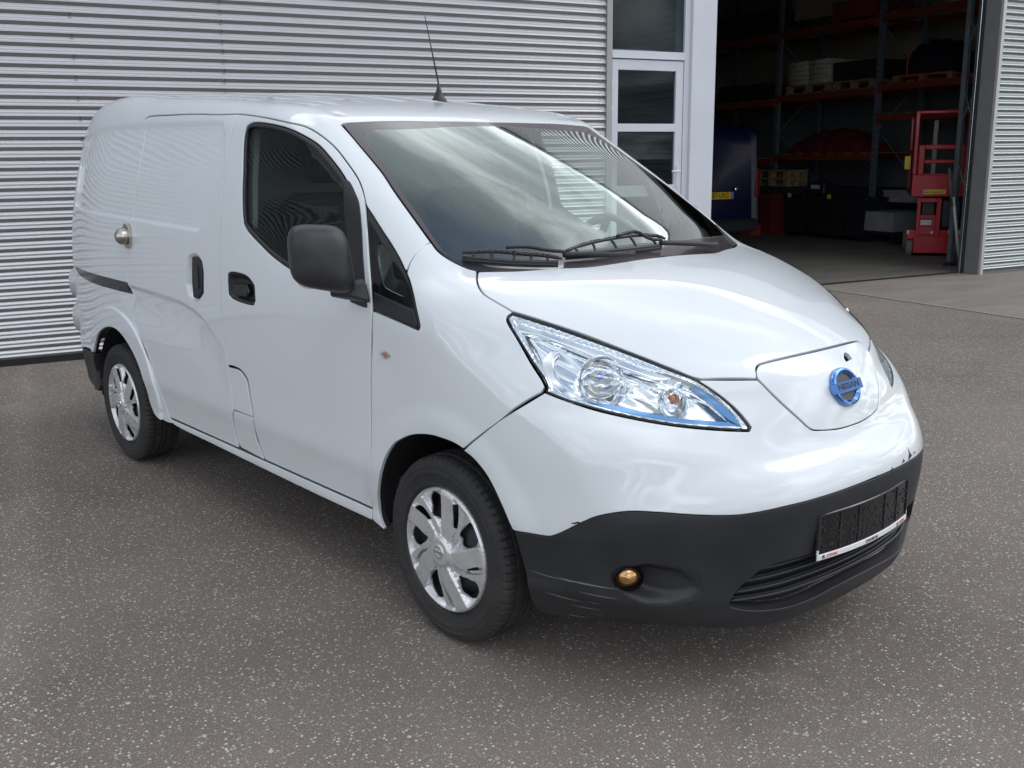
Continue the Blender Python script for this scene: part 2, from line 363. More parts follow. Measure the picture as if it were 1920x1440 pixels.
# ------------------------------------------------------------------ panels cut out of the master surface
AX=.75
def to_chart(P,ch):
    P=np.asarray(P,float)
    if ch=='cx':
        a=np.arctan2(P[:,2]-AX,-P[:,1]);a=np.where(a<-1.6,a+2*math.pi,a);return np.stack([P[:,0],a*.9],1)
    if ch=='z': return P[:,:2].copy()
    if ch=='cz': return np.stack([np.arctan2(P[:,1],P[:,0])*.95,P[:,2]],1)
    if ch=='rear': return np.stack([-P[:,1],P[:,2]],1)
def from_chart(U,ch):
    n=len(U);u,v=U[:,0],U[:,1];o0=np.zeros(n)
    if ch=='cx':
        a=v/.9;d=np.stack([o0,np.cos(a),-np.sin(a)],1);o=np.stack([u,o0,o0+AX],1)-1.45*d;return march(o,d,0,1.35,16,16)
    if ch=='z':
        o=np.stack([u,v,o0+2.1],1);d=np.tile([0,0,-1.],(n,1));return march(o,d,0,1.6,24,16)
    if ch=='cz':
        a=u/.95;d=-np.stack([np.cos(a),np.sin(a),o0],1);o=np.stack([o0,o0,v],1)-1.4*d;return march(o,d,0,1.2,20,16)
    if ch=='rear':
        o=np.stack([o0-4.2,-u,v],1);d=np.tile([1.,0,0],(n,1));return march(o,d,0,1.2,20,16)
def surf_side(x,z):
    x=np.atleast_1d(np.asarray(x,float));z=np.atleast_1d(np.asarray(z,float))
    o=np.stack([x,0*x-1.4,z],1);return march(o,np.tile([0,1.,0],(len(x),1)),0,1.2,24,18)
def sidepts(L): L=np.array(L,float);return surf_side(L[:,0],L[:,1])
def surf_z(L):
    L=np.array(L,float);return from_chart(L,'z')
def resample(P,step,closed=True,corner=32):
    """Catmull-Rom through the points, corners kept"""
    P=np.asarray(P,float);n=len(P);out=[]
    def sharp(i):
        if not closed and i in (0,n-1): return True
        a=P[i]-P[i-1];b=P[(i+1)%n]-P[i];ca=(a@b)/(np.linalg.norm(a)*np.linalg.norm(b)+1e-12);return ca<math.cos(math.radians(corner))
    S=[sharp(i) for i in range(n)]
    for i in range(n if closed else n-1):
        p1,p2=P[i],P[(i+1)%n];L_=np.linalg.norm(p2-p1)
        p0=P[i-1] if not S[i] else p1-(p2-p1);p3=P[(i+2)%n] if not S[(i+1)%n] else p2+(p2-p1)
        d0=np.linalg.norm(p1-p0)+1e-9;d3=np.linalg.norm(p3-p2)+1e-9
        m1=(0 if S[i] else 1)*((p2-p0)/(L_+d0)*L_) if not S[i] else None;m2=((p3-p1)/(L_+d3)*L_) if not S[(i+1)%n] else None
        if m1 is None: m1=(p2-p1) if m2 is None else 1.5*(p2-p1)-.5*m2
        if m2 is None: m2=(p2-p1) if S[i] else 1.5*(p2-p1)-.5*m1
        k=max(1,int(math.ceil(L_/step)))
        for t in np.arange(k)/k:
            out.append((2*t**3-3*t*t+1)*p1+(t**3-2*t*t+t)*m1+(-2*t**3+3*t*t)*p2+(t**3-t*t)*m2)
    if not closed: out.append(P[-1])
    return np.array(out)
def area2(P): x,y=P[:,0],P[:,1];return .5*np.sum(x*np.roll(y,-1)-y*np.roll(x,-1))
def round_corners(P,r=.006,it=1):
    return P
def inset(P,d):
    """move a ccw loop inwards by d"""
    a=P-np.roll(P,1,0);b=np.roll(P,-1,0)-P
    na=np.stack([-a[:,1],a[:,0]],1);nb=np.stack([-b[:,1],b[:,0]],1)
    na/=np.linalg.norm(na,axis=1)[:,None]+1e-12;nb/=np.linalg.norm(nb,axis=1)[:,None]+1e-12
    m=na+nb;l=np.linalg.norm(m,axis=1)[:,None]+1e-9;m/=l;c=np.maximum((m*na).sum(1),.5)[:,None]
    return P+m*d/c
def seg_dist(Q,P):
    best=np.full(len(Q),9.);A=P;B=np.roll(P,-1,0)
    for a,b in zip(A,B):
        e=b-a;l=e@e
        if l<1e-14: continue
        t=np.clip(((Q-a)@e)/l,0,1);d=Q-a-t[:,None]*e;best=np.minimum(best,(d**2).sum(1))
    return np.sqrt(best)
def clean(P,mn):
    out=[P[0]]
    for q in P[1:]:
        if np.linalg.norm(q-out[-1])>mn: out.append(q)
    if np.linalg.norm(out[0]-out[-1])<mn: out.pop()
    return np.array(out)
def selfx(P):
    A=P;B=np.roll(P,-1,0);n=len(P);bad=[]
    for i in range(n):
        j=np.arange(i+2,n if i else n-1)
        if not len(j): continue
        a,b=A[i],B[i];c,d=A[j],B[j];cr=lambda u,v:u[...,0]*v[...,1]-u[...,1]*v[...,0]
        m=(cr(b-a,c-a)*cr(b-a,d-a)<0)&(cr(d-c,a-c)*cr(d-c,b-c)<0)
        if m.any(): bad.append((i,int(j[m][0])))
    return bad
DEBUG=True
def triangulate(loops,grid,margin=.45,extra=None):
    """first loop ccw outer, the rest holes (cw or ccw); returns points and triangles"""
    o=loops[0];lo=o.min(0);hi=o.max(0)
    gx=np.arange(lo[0],hi[0],grid);gy=np.arange(lo[1],hi[1],grid*.866)
    X,Y=np.meshgrid(gx,gy);X=X+(np.arange(len(gy))%2)[:,None]*grid/2
    Q=np.stack([X.ravel(),Y.ravel()],1)
    def ins(Q):
        m=inpoly(Q[:,0],Q[:,1],o)
        for h in loops[1:]: m&=~inpoly(Q[:,0],Q[:,1],h)
        return m
    Q=Q[ins(Q)]
    if len(Q):
        dmin=np.full(len(Q),9.)
        for l in loops:dmin=np.minimum(dmin,seg_dist(Q,l))
        Q=Q[dmin>grid*margin]
    if extra is not None and len(extra):
        E2=extra[ins(extra)];dm=np.full(len(E2),9.)
        for l in loops: dm=np.minimum(dm,seg_dist(E2,l))
        E2=E2[dm>.0045]
        if len(E2) and len(Q):
            key=set(map(tuple,np.round(E2/.012).astype(int).tolist()));kq=np.round(Q/.012).astype(int)
            Q=Q[[not any((a+i,b+j) in key for i in (-1,0,1) for j in (-1,0,1)) for a,b in kq.tolist()]]
        Q=np.concatenate([Q,E2]) if len(Q) else E2
    pts=[];ed=[]
    for l in loops:
        n0=len(pts);pts+=l.tolist();ed+=[(n0+i,n0+(i+1)%len(l)) for i in range(len(l))]
    nb=len(pts);pts+=Q.tolist()
    r=delaunay_2d_cdt([Vector(p) for p in pts],ed,[],0,1e-7)
    V=np.array([tuple(v) for v in r[0]]);Fc=np.array([list(f) for f in r[2]],int)
    c=V[Fc].mean(1);Fc=Fc[ins(c)]
    a=V[Fc];s=(a[:,1,0]-a[:,0,0])*(a[:,2,1]-a[:,0,1])-(a[:,1,1]-a[:,0,1])*(a[:,2,0]-a[:,0,0])
    Fc[s<0]=Fc[s<0][:,::-1];Fc=Fc[np.abs(s)>1e-10]
    return V,Fc
def panel(name,outline,ch,mats,parent,holes=(),grid=.02,gap=.005,r=.0025,depth=.014,step=.011,lift=0,disp=None,label=None,raw=False,hgap=None,flip=None,extra=None):
    """one pressed panel: outline/holes are 3-D points on the master surface; rolled edge all round"""
    loops=[];
    for k,lp in enumerate([outline]+list(holes)):
        U=to_chart(lp,ch);U=resample(U,step)
        if area2(U)<0: U=U[::-1]
        loops.append(clean(U,step*.3))
    g=gap/2;hg=(hgap if hgap is not None else gap)/2
    ins=[inset(loops[0],g+r)]+[inset(l,-(hg+r)) for l in loops[1:]]
    ins=[clean(l,.0015) for l in ins]
    if DEBUG:
        for k,l in enumerate(ins):
            b=selfx(l)
            if b: print('SELFX',name,k,[(np.round(l[i],3).tolist(),np.round(l[j],3).tolist()) for i,j in b[:4]])
    V2,Fc=triangulate(ins,grid,extra=extra)
    P=from_chart(V2,ch)
    if np.isnan(P).any():
        bad=np.isnan(P[:,0]);print('panel',name,'missed',bad.sum());
        for i in np.where(bad)[0]:
            j=np.argmin(((V2-V2[i])**2).sum(1)+bad*9);P[i]=P[j]
    Nn=normal(P);off=lift*np.ones(len(P))
    if disp is not None: off=off+disp(P,V2)
    base=P;P=P+Nn*off[:,None]
    if disp is not None:                                   # displaced: recompute normals from the mesh
        fn=np.cross(P[Fc[:,1]]-P[Fc[:,0]],P[Fc[:,2]]-P[Fc[:,0]]);fn*=np.sign((fn*Nn[Fc[:,0]]).sum(1))[:,None];vn=np.zeros_like(P)
        for k in range(3): np.add.at(vn,Fc[:,k],fn)
        Nn=vn/(np.linalg.norm(vn,axis=1)[:,None]+1e-12)
    # orientation
    fn=np.cross(P[Fc[:,1]]-P[Fc[:,0]],P[Fc[:,2]]-P[Fc[:,0]]);sg=np.sign((fn*Nn[Fc].mean(1)).sum(1));Fc[sg<0]=Fc[sg<0][:,::-1]
    VV=[P];NN=[Nn];FF=[Fc.tolist()];MI=[0]*len(Fc);n=len(P)
    for k,l in enumerate(ins):
        # match boundary loop to vertices
        idx=[int(np.argmin(((V2[:len(V2)]-q)**2).sum(1))) for q in l]
        s=1 if k==0 else -1;m=len(l)
        dd=0 if disp is None else off[idx]-lift
        l1=inset(l,-s*r*.7);l2=inset(l,-s*r)
        S1=from_chart(l1,ch);S2=from_chart(l2,ch)
        for S in (S1,S2):
            b=np.isnan(S[:,0]);S[b]=base[idx][b]
        N1=Nn[idx];N2=Nn[idx];O=S2-base[idx];O-=(O*N2).sum(1)[:,None]*N2;O/=np.linalg.norm(O,axis=1)[:,None]+1e-12
        lo=(lift+dd)*np.ones(m)
        R1=S1+N1*(lo-.3*r)[:,None];R2=S2+N2*(lo-r)[:,None];R3=R2-N2*(depth*.35);R4=R2-N2*depth
        VV+=[R1,R2,R2,R3,R3,R4];NN+=[(N1+O)/np.sqrt(2),(N2*.25+O*.97),O,O,O,O]
        a=idx;A=[n+j for j in range(m)];B=[n+m+j for j in range(m)];B2=[n+2*m+j for j in range(m)];C=[n+3*m+j for j in range(m)];C2=[n+4*m+j for j in range(m)];E_=[n+5*m+j for j in range(m)]
        n+=6*m
        for (p,q,mi) in ((a,A,0),(A,B,0),(B2,C,0),(C2,E_,1)):
            for j in range(m):
                j2=(j+1)%m;f=(p[j],q[j],q[j2],p[j2]);
                FF.append([f if True else f]);MI.append(mi)
    VV=np.concatenate(VV);NN=np.concatenate(NN)
    faces=[];
    for blk in FF: faces+=blk
    faces=[list(f) for f in faces]
    # orient quads by their normals
    for i in range(len(Fc),len(faces)):
        f=faces[i];p=VV[f];nn=np.cross(p[2]-p[0],p[3]-p[1])
        if nn@NN[f].mean(0)<0: faces[i]=f[::-1]
    o=mk(name,VV,faces,mats if isinstance(mats,list) else [mats,M['gapdark']],parent,smooth=True,normals=NN,midx=MI,label=label)
    return o
def mirror_y(o,parent=None,label=None,mats=None,name=None):
    me=o.data;n=len(me.vertices);co=np.empty(n*3);me.vertices.foreach_get('co',co);co=co.reshape(-1,3)*[1,-1,1]
    faces=[list(p.vertices)[::-1] for p in me.polygons];mi=[p.material_index for p in me.polygons]
    nn=None
    if me.has_custom_normals:
        nn=np.zeros((n,3))
        for l,cn in zip(me.loops,me.corner_normals): nn[l.vertex_index]=cn.vector
        nn*=[1,-1,1]
    sm=any(p.use_smooth for p in me.polygons)
    return mk(name or o.name.split('.')[0],co,faces,mats or list(me.materials),parent if parent is not None else o.parent,smooth=sm,normals=nn,midx=mi,label=label or o.get('label'))
def curve3(P,step=.02): return resample(np.asarray(P,float),step,closed=False)
def mir(P): P=np.array(P,float);return P*[1,-1,1]
def half(P):
    """half outline from y=0 (front) round the -y side back to y=0: close with its mirror"""
    P=np.array(P,float);Q=P*[1,-1,1];return np.concatenate([P,Q[::-1]])

def strip_pts(line,ch,offs,step=.010,closed=False):
    """rows of extra sample points alongside a feature line given as (x,z) on the flank"""
    S=sidepts(line);U=resample(to_chart(S,ch),step,closed=closed);T=np.roll(U,-1,0)-np.roll(U,1,0)
    if not closed: T[0]=U[1]-U[0];T[-1]=U[-1]-U[-2]
    T/=np.linalg.norm(T,axis=1)[:,None]+1e-12;Nn=np.stack([-T[:,1],T[:,0]],1)
    out=[];k=0
    for o in offs: out.append(U+Nn*o+T*(step*.5 if k%2 else 0));k+=1
    return np.concatenate(out)
# measured outlines on the body (metres)
TR={
'fender':[(-.347,-.872,1.039),(-.258,-.873,1.028),(-.172,-.874,1.016),(-.101,-.874,1.005),(-.090,-.873,1.010),(-.086,-.872,1.022),(-.104,-.867,1.055),(-.135,-.855,1.096),(-.182,-.834,1.142),(-.215,-.824,1.170),(-.224,-.796,1.211),(-.224,-.754,1.249),(-.218,-.724,1.261),(-.170,-.725,1.229),(-.115,-.706,1.200),(-.069,-.687,1.183),(-.060,-.680,1.180),(-.049,-.674,1.178),(-.043,-.678,1.175),(-.005,-.710,1.159),(.043,-.741,1.140),(.083,-.754,1.123),(.132,-.752,1.106),(.177,-.746,1.090),(.198,-.744,1.082),(.195,-.761,1.073),(.203,-.771,1.061),(.258,-.783,1.018),(.322,-.790,.960),(.381,-.798,.916),(.400,-.803,.898),(.398,-.813,.884),(.290,-.868,.796),(.201,-.875,.732),(.130,-.885,.676),(.083,-.885,.685),(.030,-.885,.687),(-.024,-.885,.686),(-.081,-.885,.678),(-.139,-.885,.663),(-.201,-.884,.636),(-.249,-.884,.606),(-.298,-.885,.549),(-.330,-.885,.486),(-.367,-.874,.398),(-.377,-.866,.335),(-.355,-.867,.293),(-.340,-.865,.277),(-.408,-.867,.296),(-.414,-.866,.330),(-.382,-.874,.641),(-.365,-.877,.837),(-.350,-.877,.939)],
'lamp':[(.201,-.742,1.081),(.321,-.686,1.050),(.458,-.606,1.000),(.557,-.545,.961),(.621,-.505,.934),(.669,-.468,.910),(.711,-.437,.877),(.757,-.404,.831),(.798,-.387,.782),(.801,-.395,.773),(.753,-.487,.786),(.689,-.581,.802),(.614,-.662,.822),(.531,-.734,.846),(.470,-.777,.865),(.411,-.805,.885),(.408,-.798,.898),(.389,-.793,.918),(.329,-.786,.961),(.263,-.780,1.018),(.208,-.768,1.061),(.200,-.760,1.071)],
'hoodL':[(-.043,-.669,1.177),(.013,-.595,1.171),(.063,-.487,1.172),(.131,-.272,1.174),(.110,-.342,1.174),(.144,-.122,1.178)],
'hoodGap':[(-.041,-.674,1.175),(-.004,-.708,1.159),(.043,-.738,1.141),(.083,-.751,1.124),(.130,-.749,1.108),(.176,-.743,1.091),(.199,-.740,1.083),(.318,-.683,1.052),(.456,-.604,1.003),(.554,-.543,.963),(.620,-.503,.936),(.668,-.466,.912),(.697,-.420,.908),(.758,-.306,.899)],
'flapBot':[(.771,-.069,.946),(.759,-.170,.942),(.742,-.254,.936),(.740,-.275,.932),(.744,-.290,.921),(.754,-.299,.907),(.761,-.300,.898),(.813,-.260,.834),(.857,-.206,.770),(.865,-.192,.756),(.870,-.179,.748),(.877,-.144,.742),(.882,-.111,.737),(.886,-.072,.734)],
'bumpTop':[(.886,-.087,.732),(.877,-.145,.740),(.870,-.181,.746),(.865,-.196,.755),(.857,-.210,.768),(.813,-.265,.832),(.760,-.305,.896),(.759,-.308,.897),(.699,-.422,.905),(.672,-.466,.908),(.714,-.434,.875),(.761,-.399,.828),(.802,-.381,.780),(.804,-.393,.769),(.755,-.488,.782),(.691,-.583,.799),(.617,-.665,.819),(.533,-.736,.842),(.471,-.778,.862),(.409,-.808,.882),(.290,-.868,.793),(.201,-.876,.727),(.132,-.884,.670),(.184,-.884,.653),(.245,-.884,.613),(.302,-.883,.545),(.334,-.881,.496),(.347,-.879,.476)],
'wb':[(.352,-.878,.476),(.397,-.868,.479),(.462,-.846,.482),(.493,-.838,.496),(.554,-.816,.537),(.604,-.793,.567),(.665,-.746,.585),(.726,-.690,.585),(.778,-.634,.579),(.829,-.566,.572),(.864,-.508,.569),(.896,-.444,.572),(.923,-.373,.577),(.943,-.289,.579),(.957,-.191,.581),(.968,-.031,.586)],
'ws':[(-.047,-.672,1.177),(-.060,-.679,1.181),(-.108,-.698,1.199),(-.116,-.704,1.202),(-.171,-.724,1.229),(-.221,-.723,1.263),(-.324,-.711,1.331),(-.456,-.693,1.416),(-.568,-.672,1.486),(-.757,-.653,1.597),(-.848,-.643,1.646),(-.855,-.631,1.650),(-.856,-.607,1.653),(-.847,-.476,1.661),(-.810,-.253,1.660),(-.800,-.049,1.662)],
'clear':[(-.123,-.689,1.210),(-.127,-.691,1.212),(-.166,-.707,1.232),(-.221,-.706,1.268),(-.332,-.684,1.343),(-.445,-.668,1.415),(-.523,-.648,1.464),(-.674,-.628,1.553),(-.746,-.608,1.597),(-.775,-.584,1.617),(-.790,-.535,1.630),(-.781,-.474,1.632),(-.768,-.328,1.638)],
'clearbot':[(-.122,-.687,1.210),(-.047,-.483,1.215),(-.001,-.306,1.219),(.023,-.254,1.212),(.023,.109,1.223),(-.024,.368,1.223),(-.064,.488,1.224)],
'fog':[(.637,-.764,.388),(.657,-.753,.422),(.706,-.711,.439),(.770,-.638,.428),(.800,-.592,.389),(.804,-.580,.351),(.786,-.603,.324),(.744,-.653,.308),(.700,-.702,.312),(.664,-.739,.336),(.641,-.759,.359)],
'foglamp':[(.642,-.760,.381),(.651,-.756,.407),(.677,-.736,.427),(.696,-.719,.424),(.702,-.711,.403),(.698,-.711,.381),(.684,-.723,.362),(.664,-.740,.358),(.649,-.753,.364)],
'intakeTop':[(.840,-.507,.295),(.843,-.507,.310),(.858,-.485,.347),(.878,-.450,.379),(.891,-.425,.397),(.917,-.349,.406),(.933,-.257,.405),(.946,-.153,.405)],
'intakeBot':[(.841,-.502,.286),(.858,-.459,.269),(.881,-.400,.257),(.906,-.320,.251),(.923,-.226,.252),(.935,-.122,.270),(.941,-.002,.290),(.929,.215,.320)],
'quarter':[(-.505,-.777,1.373),(-.463,-.781,1.343),(-.390,-.791,1.292),(-.333,-.800,1.255),(-.272,-.811,1.213),(-.223,-.823,1.174),(-.185,-.835,1.142),(-.138,-.855,1.096),(-.107,-.867,1.054),(-.090,-.872,1.021),(-.092,-.873,1.012),(-.101,-.873,1.007),(-.172,-.874,1.019),(-.259,-.873,1.030),(-.344,-.872,1.041),(-.350,-.871,1.046),(-.379,-.854,1.120),(-.430,-.824,1.217),(-.468,-.801,1.299)],
'qclear':[(-.392,-.811,1.252),(-.382,-.809,1.254),(-.338,-.813,1.232),(-.314,-.821,1.210),(-.277,-.838,1.164),(-.261,-.841,1.152),(-.230,-.839,1.148),(-.209,-.842,1.137),(-.188,-.851,1.113),(-.188,-.855,1.106),(-.203,-.856,1.106),(-.292,-.854,1.122),(-.318,-.850,1.135),(-.344,-.841,1.163),(-.374,-.827,1.207)],
'pcover':[(-1.449,-.875,.684),(-1.395,-.875,.686),(-1.352,-.875,.684),(-1.316,-.875,.667),(-1.296,-.874,.646),(-1.280,-.874,.580),(-1.262,-.876,.513),(-1.417,-.876,.514),(-1.439,-.874,.623)],
'plower':[(-1.422,-.876,.504),(-1.259,-.876,.505),(-1.264,-.873,.465),(-1.259,-.867,.407),(-1.212,-.864,.342),(-1.410,-.864,.349),(-1.439,-.867,.403),(-1.438,-.874,.468)],
'handleF':[(-1.393,-.875,1.058),(-1.388,-.874,1.079),(-1.358,-.874,1.089),(-1.260,-.874,1.088),(-1.213,-.874,1.079),(-1.168,-.875,1.052),(-1.165,-.877,.995),(-1.182,-.877,.976),(-1.230,-.877,.974),(-1.355,-.877,.983),(-1.394,-.877,.999)],
'handleS':[(-1.720,-.872,1.129),(-1.671,-.872,1.130),(-1.637,-.873,1.114),(-1.626,-.875,1.078),(-1.637,-.877,.979),(-1.686,-.877,.949),(-1.731,-.877,.947),(-1.734,-.876,1.009)],
'handleSrec':[(-1.760,-.873,1.125),(-1.719,-.872,1.137),(-1.670,-.872,1.138),(-1.633,-.873,1.118),(-1.619,-.875,1.078),(-1.630,-.877,.980),(-1.683,-.877,.943),(-1.741,-.877,.943),(-1.783,-.877,.962),(-1.799,-.876,1.003),(-1.783,-.874,1.081)],
'lock':[(-2.456,-.865,1.235),(-2.417,-.866,1.224),(-2.386,-.869,1.184),(-2.400,-.871,1.150),(-2.447,-.873,1.126),(-2.475,-.872,1.129),(-2.490,-.872,1.145),(-2.581,-.870,1.166),(-2.579,-.869,1.192),(-2.531,-.867,1.213),(-2.479,-.866,1.222)],
'marker':[(-.316,-.877,.913),(-.284,-.877,.920),(-.251,-.877,.915),(-.239,-.877,.901),(-.248,-.877,.888),(-.275,-.877,.886),(-.309,-.877,.894)],
'hole':[(.794,.094,.923),(.790,.111,.925),(.793,.122,.919),(.804,.127,.906),(.813,.077,.904),(.806,.077,.912)],
'recess':[(-3.270,-.733,1.648),(-3.228,-.736,1.671),(-3.117,-.751,1.688),(-2.864,-.767,1.699),(-2.400,-.768,1.700),(-1.901,-.770,1.692),(-1.598,-.770,1.685),(-1.548,-.773,1.677),(-1.528,-.780,1.659),(-1.501,-.793,1.614),(-1.454,-.828,1.476),(-1.469,-.841,1.415),(-1.511,-.851,1.352),(-1.577,-.859,1.287),(-1.622,-.864,1.250),(-1.669,-.865,1.236),(-1.685,-.865,1.235),(-2.351,-.863,1.254),(-2.961,-.857,1.268),(-3.230,-.824,1.277),(-3.363,-.801,1.286),(-3.384,-.794,1.305),(-3.357,-.787,1.367),(-3.359,-.753,1.509),(-3.306,-.741,1.593)],
'shelf':[(-2.459,-.877,.946),(-2.178,-.877,.937),(-1.883,-.877,.925),(-1.749,-.877,.903),(-1.665,-.877,.878),(-1.510,-.876,.789)],
'rearfl':[(-2.147,-.864,.343),(-2.092,-.868,.316),(-2.184,-.868,.309),(-2.250,-.878,.315),(-2.320,-.876,.337),(-2.345,-.876,.372),(-2.368,-.883,.458),(-2.412,-.886,.535),(-2.484,-.885,.602),(-2.557,-.885,.654),(-2.636,-.886,.689),(-2.707,-.886,.703),(-2.802,-.886,.698),(-2.894,-.884,.675),(-2.986,-.879,.634),(-3.079,-.871,.560),(-3.111,-.869,.519),(-3.338,-.830,.511)],
}
# ------------------------------------------------------------------ the white van
RECESS=[(x,z) for x,y,z in TR['recess']]; SHELF=[(-3.4,.951,0),(-2.6,.948,0),(-2.44,.944,.010),(-2.178,.937,.011),(-1.883,.925,.010),(-1.749,.903,.009),(-1.665,.878,.007),(-1.55,.81,.004),(-1.47,.76,0),(1.2,.7,0)]
van=empty('parked_van',(0,0,0),label='white electric panel van with scuffed black lower bumper parked on the asphalt',cat='van')
P_=M['paint'];PA=[P_,M['gapdark']];BK=[M['plastic'],M['gapdark']]
def sd(L): return sidepts(L)
B=[(-1.452,1.709),(-1.447,1.59),(-1.447,1.418),(-1.451,1.289),(-1.46,1.172),(-1.469,.958),(-1.474,.873),(-1.463,.76),(-1.452,.696)]
DTOP=[(-1.281,1.694),(-1.063,1.665),(-.931,1.642),(-.845,1.608),(-.759,1.564),(-.663,1.505),(-.595,1.46),(-.55,1.422),(-.523,1.393)]
DFR=[(-.511,1.375),(-.495,1.349),(-.473,1.299),(-.435,1.216),(-.384,1.12),(-.356,1.05),(-.352,1.02),(-.36,.92),(-.372,.80),(-.388,.60),(-.402,.45),(-.415,.338)]
DREAR=[(-1.195,.338),(-1.235,.40),(-1.251,.467),(-1.251,.509),(-1.266,.586),(-1.28,.657),(-1.302,.678),(-1.341,.694),(-1.393,.698)]
door=panel('front_door',sd(B+DREAR[::-1]+[(-.869,.338)]+DFR[::-1]+DTOP[::-1]) if False else sd([B[0]]+DTOP+DFR+[(-.869,.338)]+DREAR+B[::-1][:-1]),'cx',PA,van,grid=.017,
  holes=[sd([(-1.329,1.656),(-1.292,1.668),(-1.181,1.662),(-1.044,1.642),(-.929,1.612),(-.837,1.577),(-.764,1.536),(-.686,1.488),(-.635,1.452),(-.60,1.38),(-.552,1.25),(-.502,1.13),(-.475,1.066),(-.584,1.077),(-.751,1.104),(-.926,1.141),(-1.047,1.178),(-1.146,1.221),(-1.223,1.258),(-1.257,1.284),(-1.27,1.327),(-1.298,1.482),(-1.332,1.607)]),
         sd([(x,z) for x,y,z in TR['handleF']])])
WIN=[(-1.329,1.656),(-1.292,1.668),(-1.181,1.662),(-1.044,1.642),(-.929,1.612),(-.837,1.577),(-.764,1.536),(-.686,1.488),(-.635,1.452),(-.60,1.38),(-.552,1.25),(-.502,1.13),(-.475,1.066),(-.584,1.077),(-.751,1.104),(-.926,1.141),(-1.047,1.178),(-1.146,1.221),(-1.223,1.258),(-1.257,1.284),(-1.27,1.327),(-1.298,1.482),(-1.332,1.607)]
GL=[tuple(p) for p in inset(np.array(WIN)[::(1 if area2(np.array(WIN))>0 else -1)],.017)]
seal=panel('window_seal',sd(WIN),'cx',[M['trim'],M['gapdark']],door,holes=[sd(GL)],grid=.03,gap=.002,r=.004,lift=-.001,depth=.02)
gls=panel('window_glass',sd([tuple(p) for p in inset(np.array(GL),-.004)]),'cx',[M['glassside'],M['trim']],door,grid=.05,gap=0,r=.001,lift=-.010,depth=.002,step=.03)
divd=panel('window_divider',sd([(-.640,1.458),(-.617,1.448),(-.575,1.414),(-.540,1.380),(-.509,1.325),(-.462,1.215),(-.410,1.118),(-.381,1.050),(-.392,1.046),(-.484,1.056),(-.515,1.13),(-.566,1.25),(-.618,1.38)]),'cx',[M['trim'],M['trim']],door,grid=.03,gap=0,r=.003,lift=.0035,depth=.006)
# extra sample rows where the pressings bend sharply
_r=RECESS if area2(np.array(RECESS))>0 else RECESS[::-1]
XR=strip_pts(_r,'cx',(-.006,-.002,.002,.006,.010,.014,.019),closed=True)
XS=strip_pts([(x,z) for x,z,a in SHELF[1:-2]],'cx',(.006,.001,-.004,-.009,-.014,-.019,-.024,-.030))
XA=strip_pts([(RA[0]+.4975*math.cos(t),RA[1]+.4975*math.sin(t)) for t in np.linspace(.15,2.6,60)],'cx',(-.012,-.008,-.004,0,.004,.008,.012))
XX=np.concatenate([XR,XS,XA])
if True:
    keep=[];seen=set()
    for p in XX.tolist():
        k=(round(p[0]/.0032),round(p[1]/.0032))
        if k not in seen: seen.add(k);keep.append(p)
    XX=np.array(keep)
XRF=[]
for c in (.10,.34,.50,.604):
    for sg in (1,-1):
        for o in (-.03,-.024,-.018,-.012,-.006,0,.006,.012,.018,.024,.03) if c<.6 else (-.017,-.012,-.008,-.004,0,.004,.008,.012,.017):
            for x in np.arange(-3.35,-.86,.022): XRF.append((x,sg*(c+o),1.83))
XRF=to_chart(np.array(XRF),'cx');XXs=np.concatenate([XX,XX*[1,-1]+[0,math.pi*.9],XRF])
# handle cup of the front door
def cup(out3,depth,m,par,name,shape=1.0):
    U=to_chart(out3,'cx');c=U.mean(0);
    def dsp(Pp,V2): d=seg_dist(V2,U);return -depth*sm(d,0,.022*shape)
    return panel(name,out3,'cx',m,par,grid=.006,gap=.0,r=.001,lift=-.002,depth=.002,disp=dsp,step=.006)
hF=sd([(x,z) for x,y,z in TR['handleF']])
hc=cup(hF,.020,[M['plastic'],M['plastic']],door,'handle_cup')
panel('pull_handle',sd([(-1.345,1.045),(-1.235,1.052),(-1.215,1.02),(-1.24,1.0),(-1.335,1.0)]),'cx',[M['gloss'],M['gloss']],hc,grid=.01,gap=0,r=.006,lift=.001,depth=.02,step=.008)
slide=panel('sliding_door',sd([B[0],(-1.62,1.713),(-1.843,1.723),(-2.118,1.729),(-2.335,1.731),(-2.372,1.722),(-2.379,1.69),(-2.377,1.557),(-2.384,1.448),(-2.405,1.304),(-2.442,1.126),(-2.465,1.03),(-2.476,.958),(-2.466,.925),(-2.440,.892),(-2.445,.850),(-2.472,.800),(-2.476,.767),(-2.426,.725),(-2.332,.623),(-2.224,.477),(-2.165,.36),(-2.142,.338),(-1.435,.338),(-1.430,.36),(-1.449,.401),(-1.447,.471),(-1.424,.51),(-1.443,.622)]+B[::-1][:-1]),'cx',PA,van,grid=.016,
   holes=[sd([(x,z) for x,y,z in TR['handleSrec']])],extra=XX)
sr=cup(sd([(x,z) for x,y,z in TR['handleSrec']]),.022,PA,slide,'handle_recess',.8)
panel('handle_grip',sd([(-1.722,1.127),(-1.672,1.128),(-1.640,1.112),(-1.630,1.076),(-1.640,.985),(-1.688,.952),(-1.732,.952),(-1.735,1.02)]),'cx',[M['plastic'],M['plastic']],sr,grid=.02,gap=0,r=.004,lift=.002,depth=.02,step=.01)
panel('handle_lever',sd([(-1.700,1.098),(-1.662,1.098),(-1.662,.998),(-1.700,.998)]),'cx',[M['gloss'],M['gloss']],sr,grid=.02,gap=0,r=.002,lift=.006,depth=.004,step=.01)
panel('pillar_cover',TR['pcover'],'cx',PA,van,grid=.02,gap=-.006);panel('pillar_foot',TR['plower'],'cx',PA,van,grid=.02,gap=-.004)
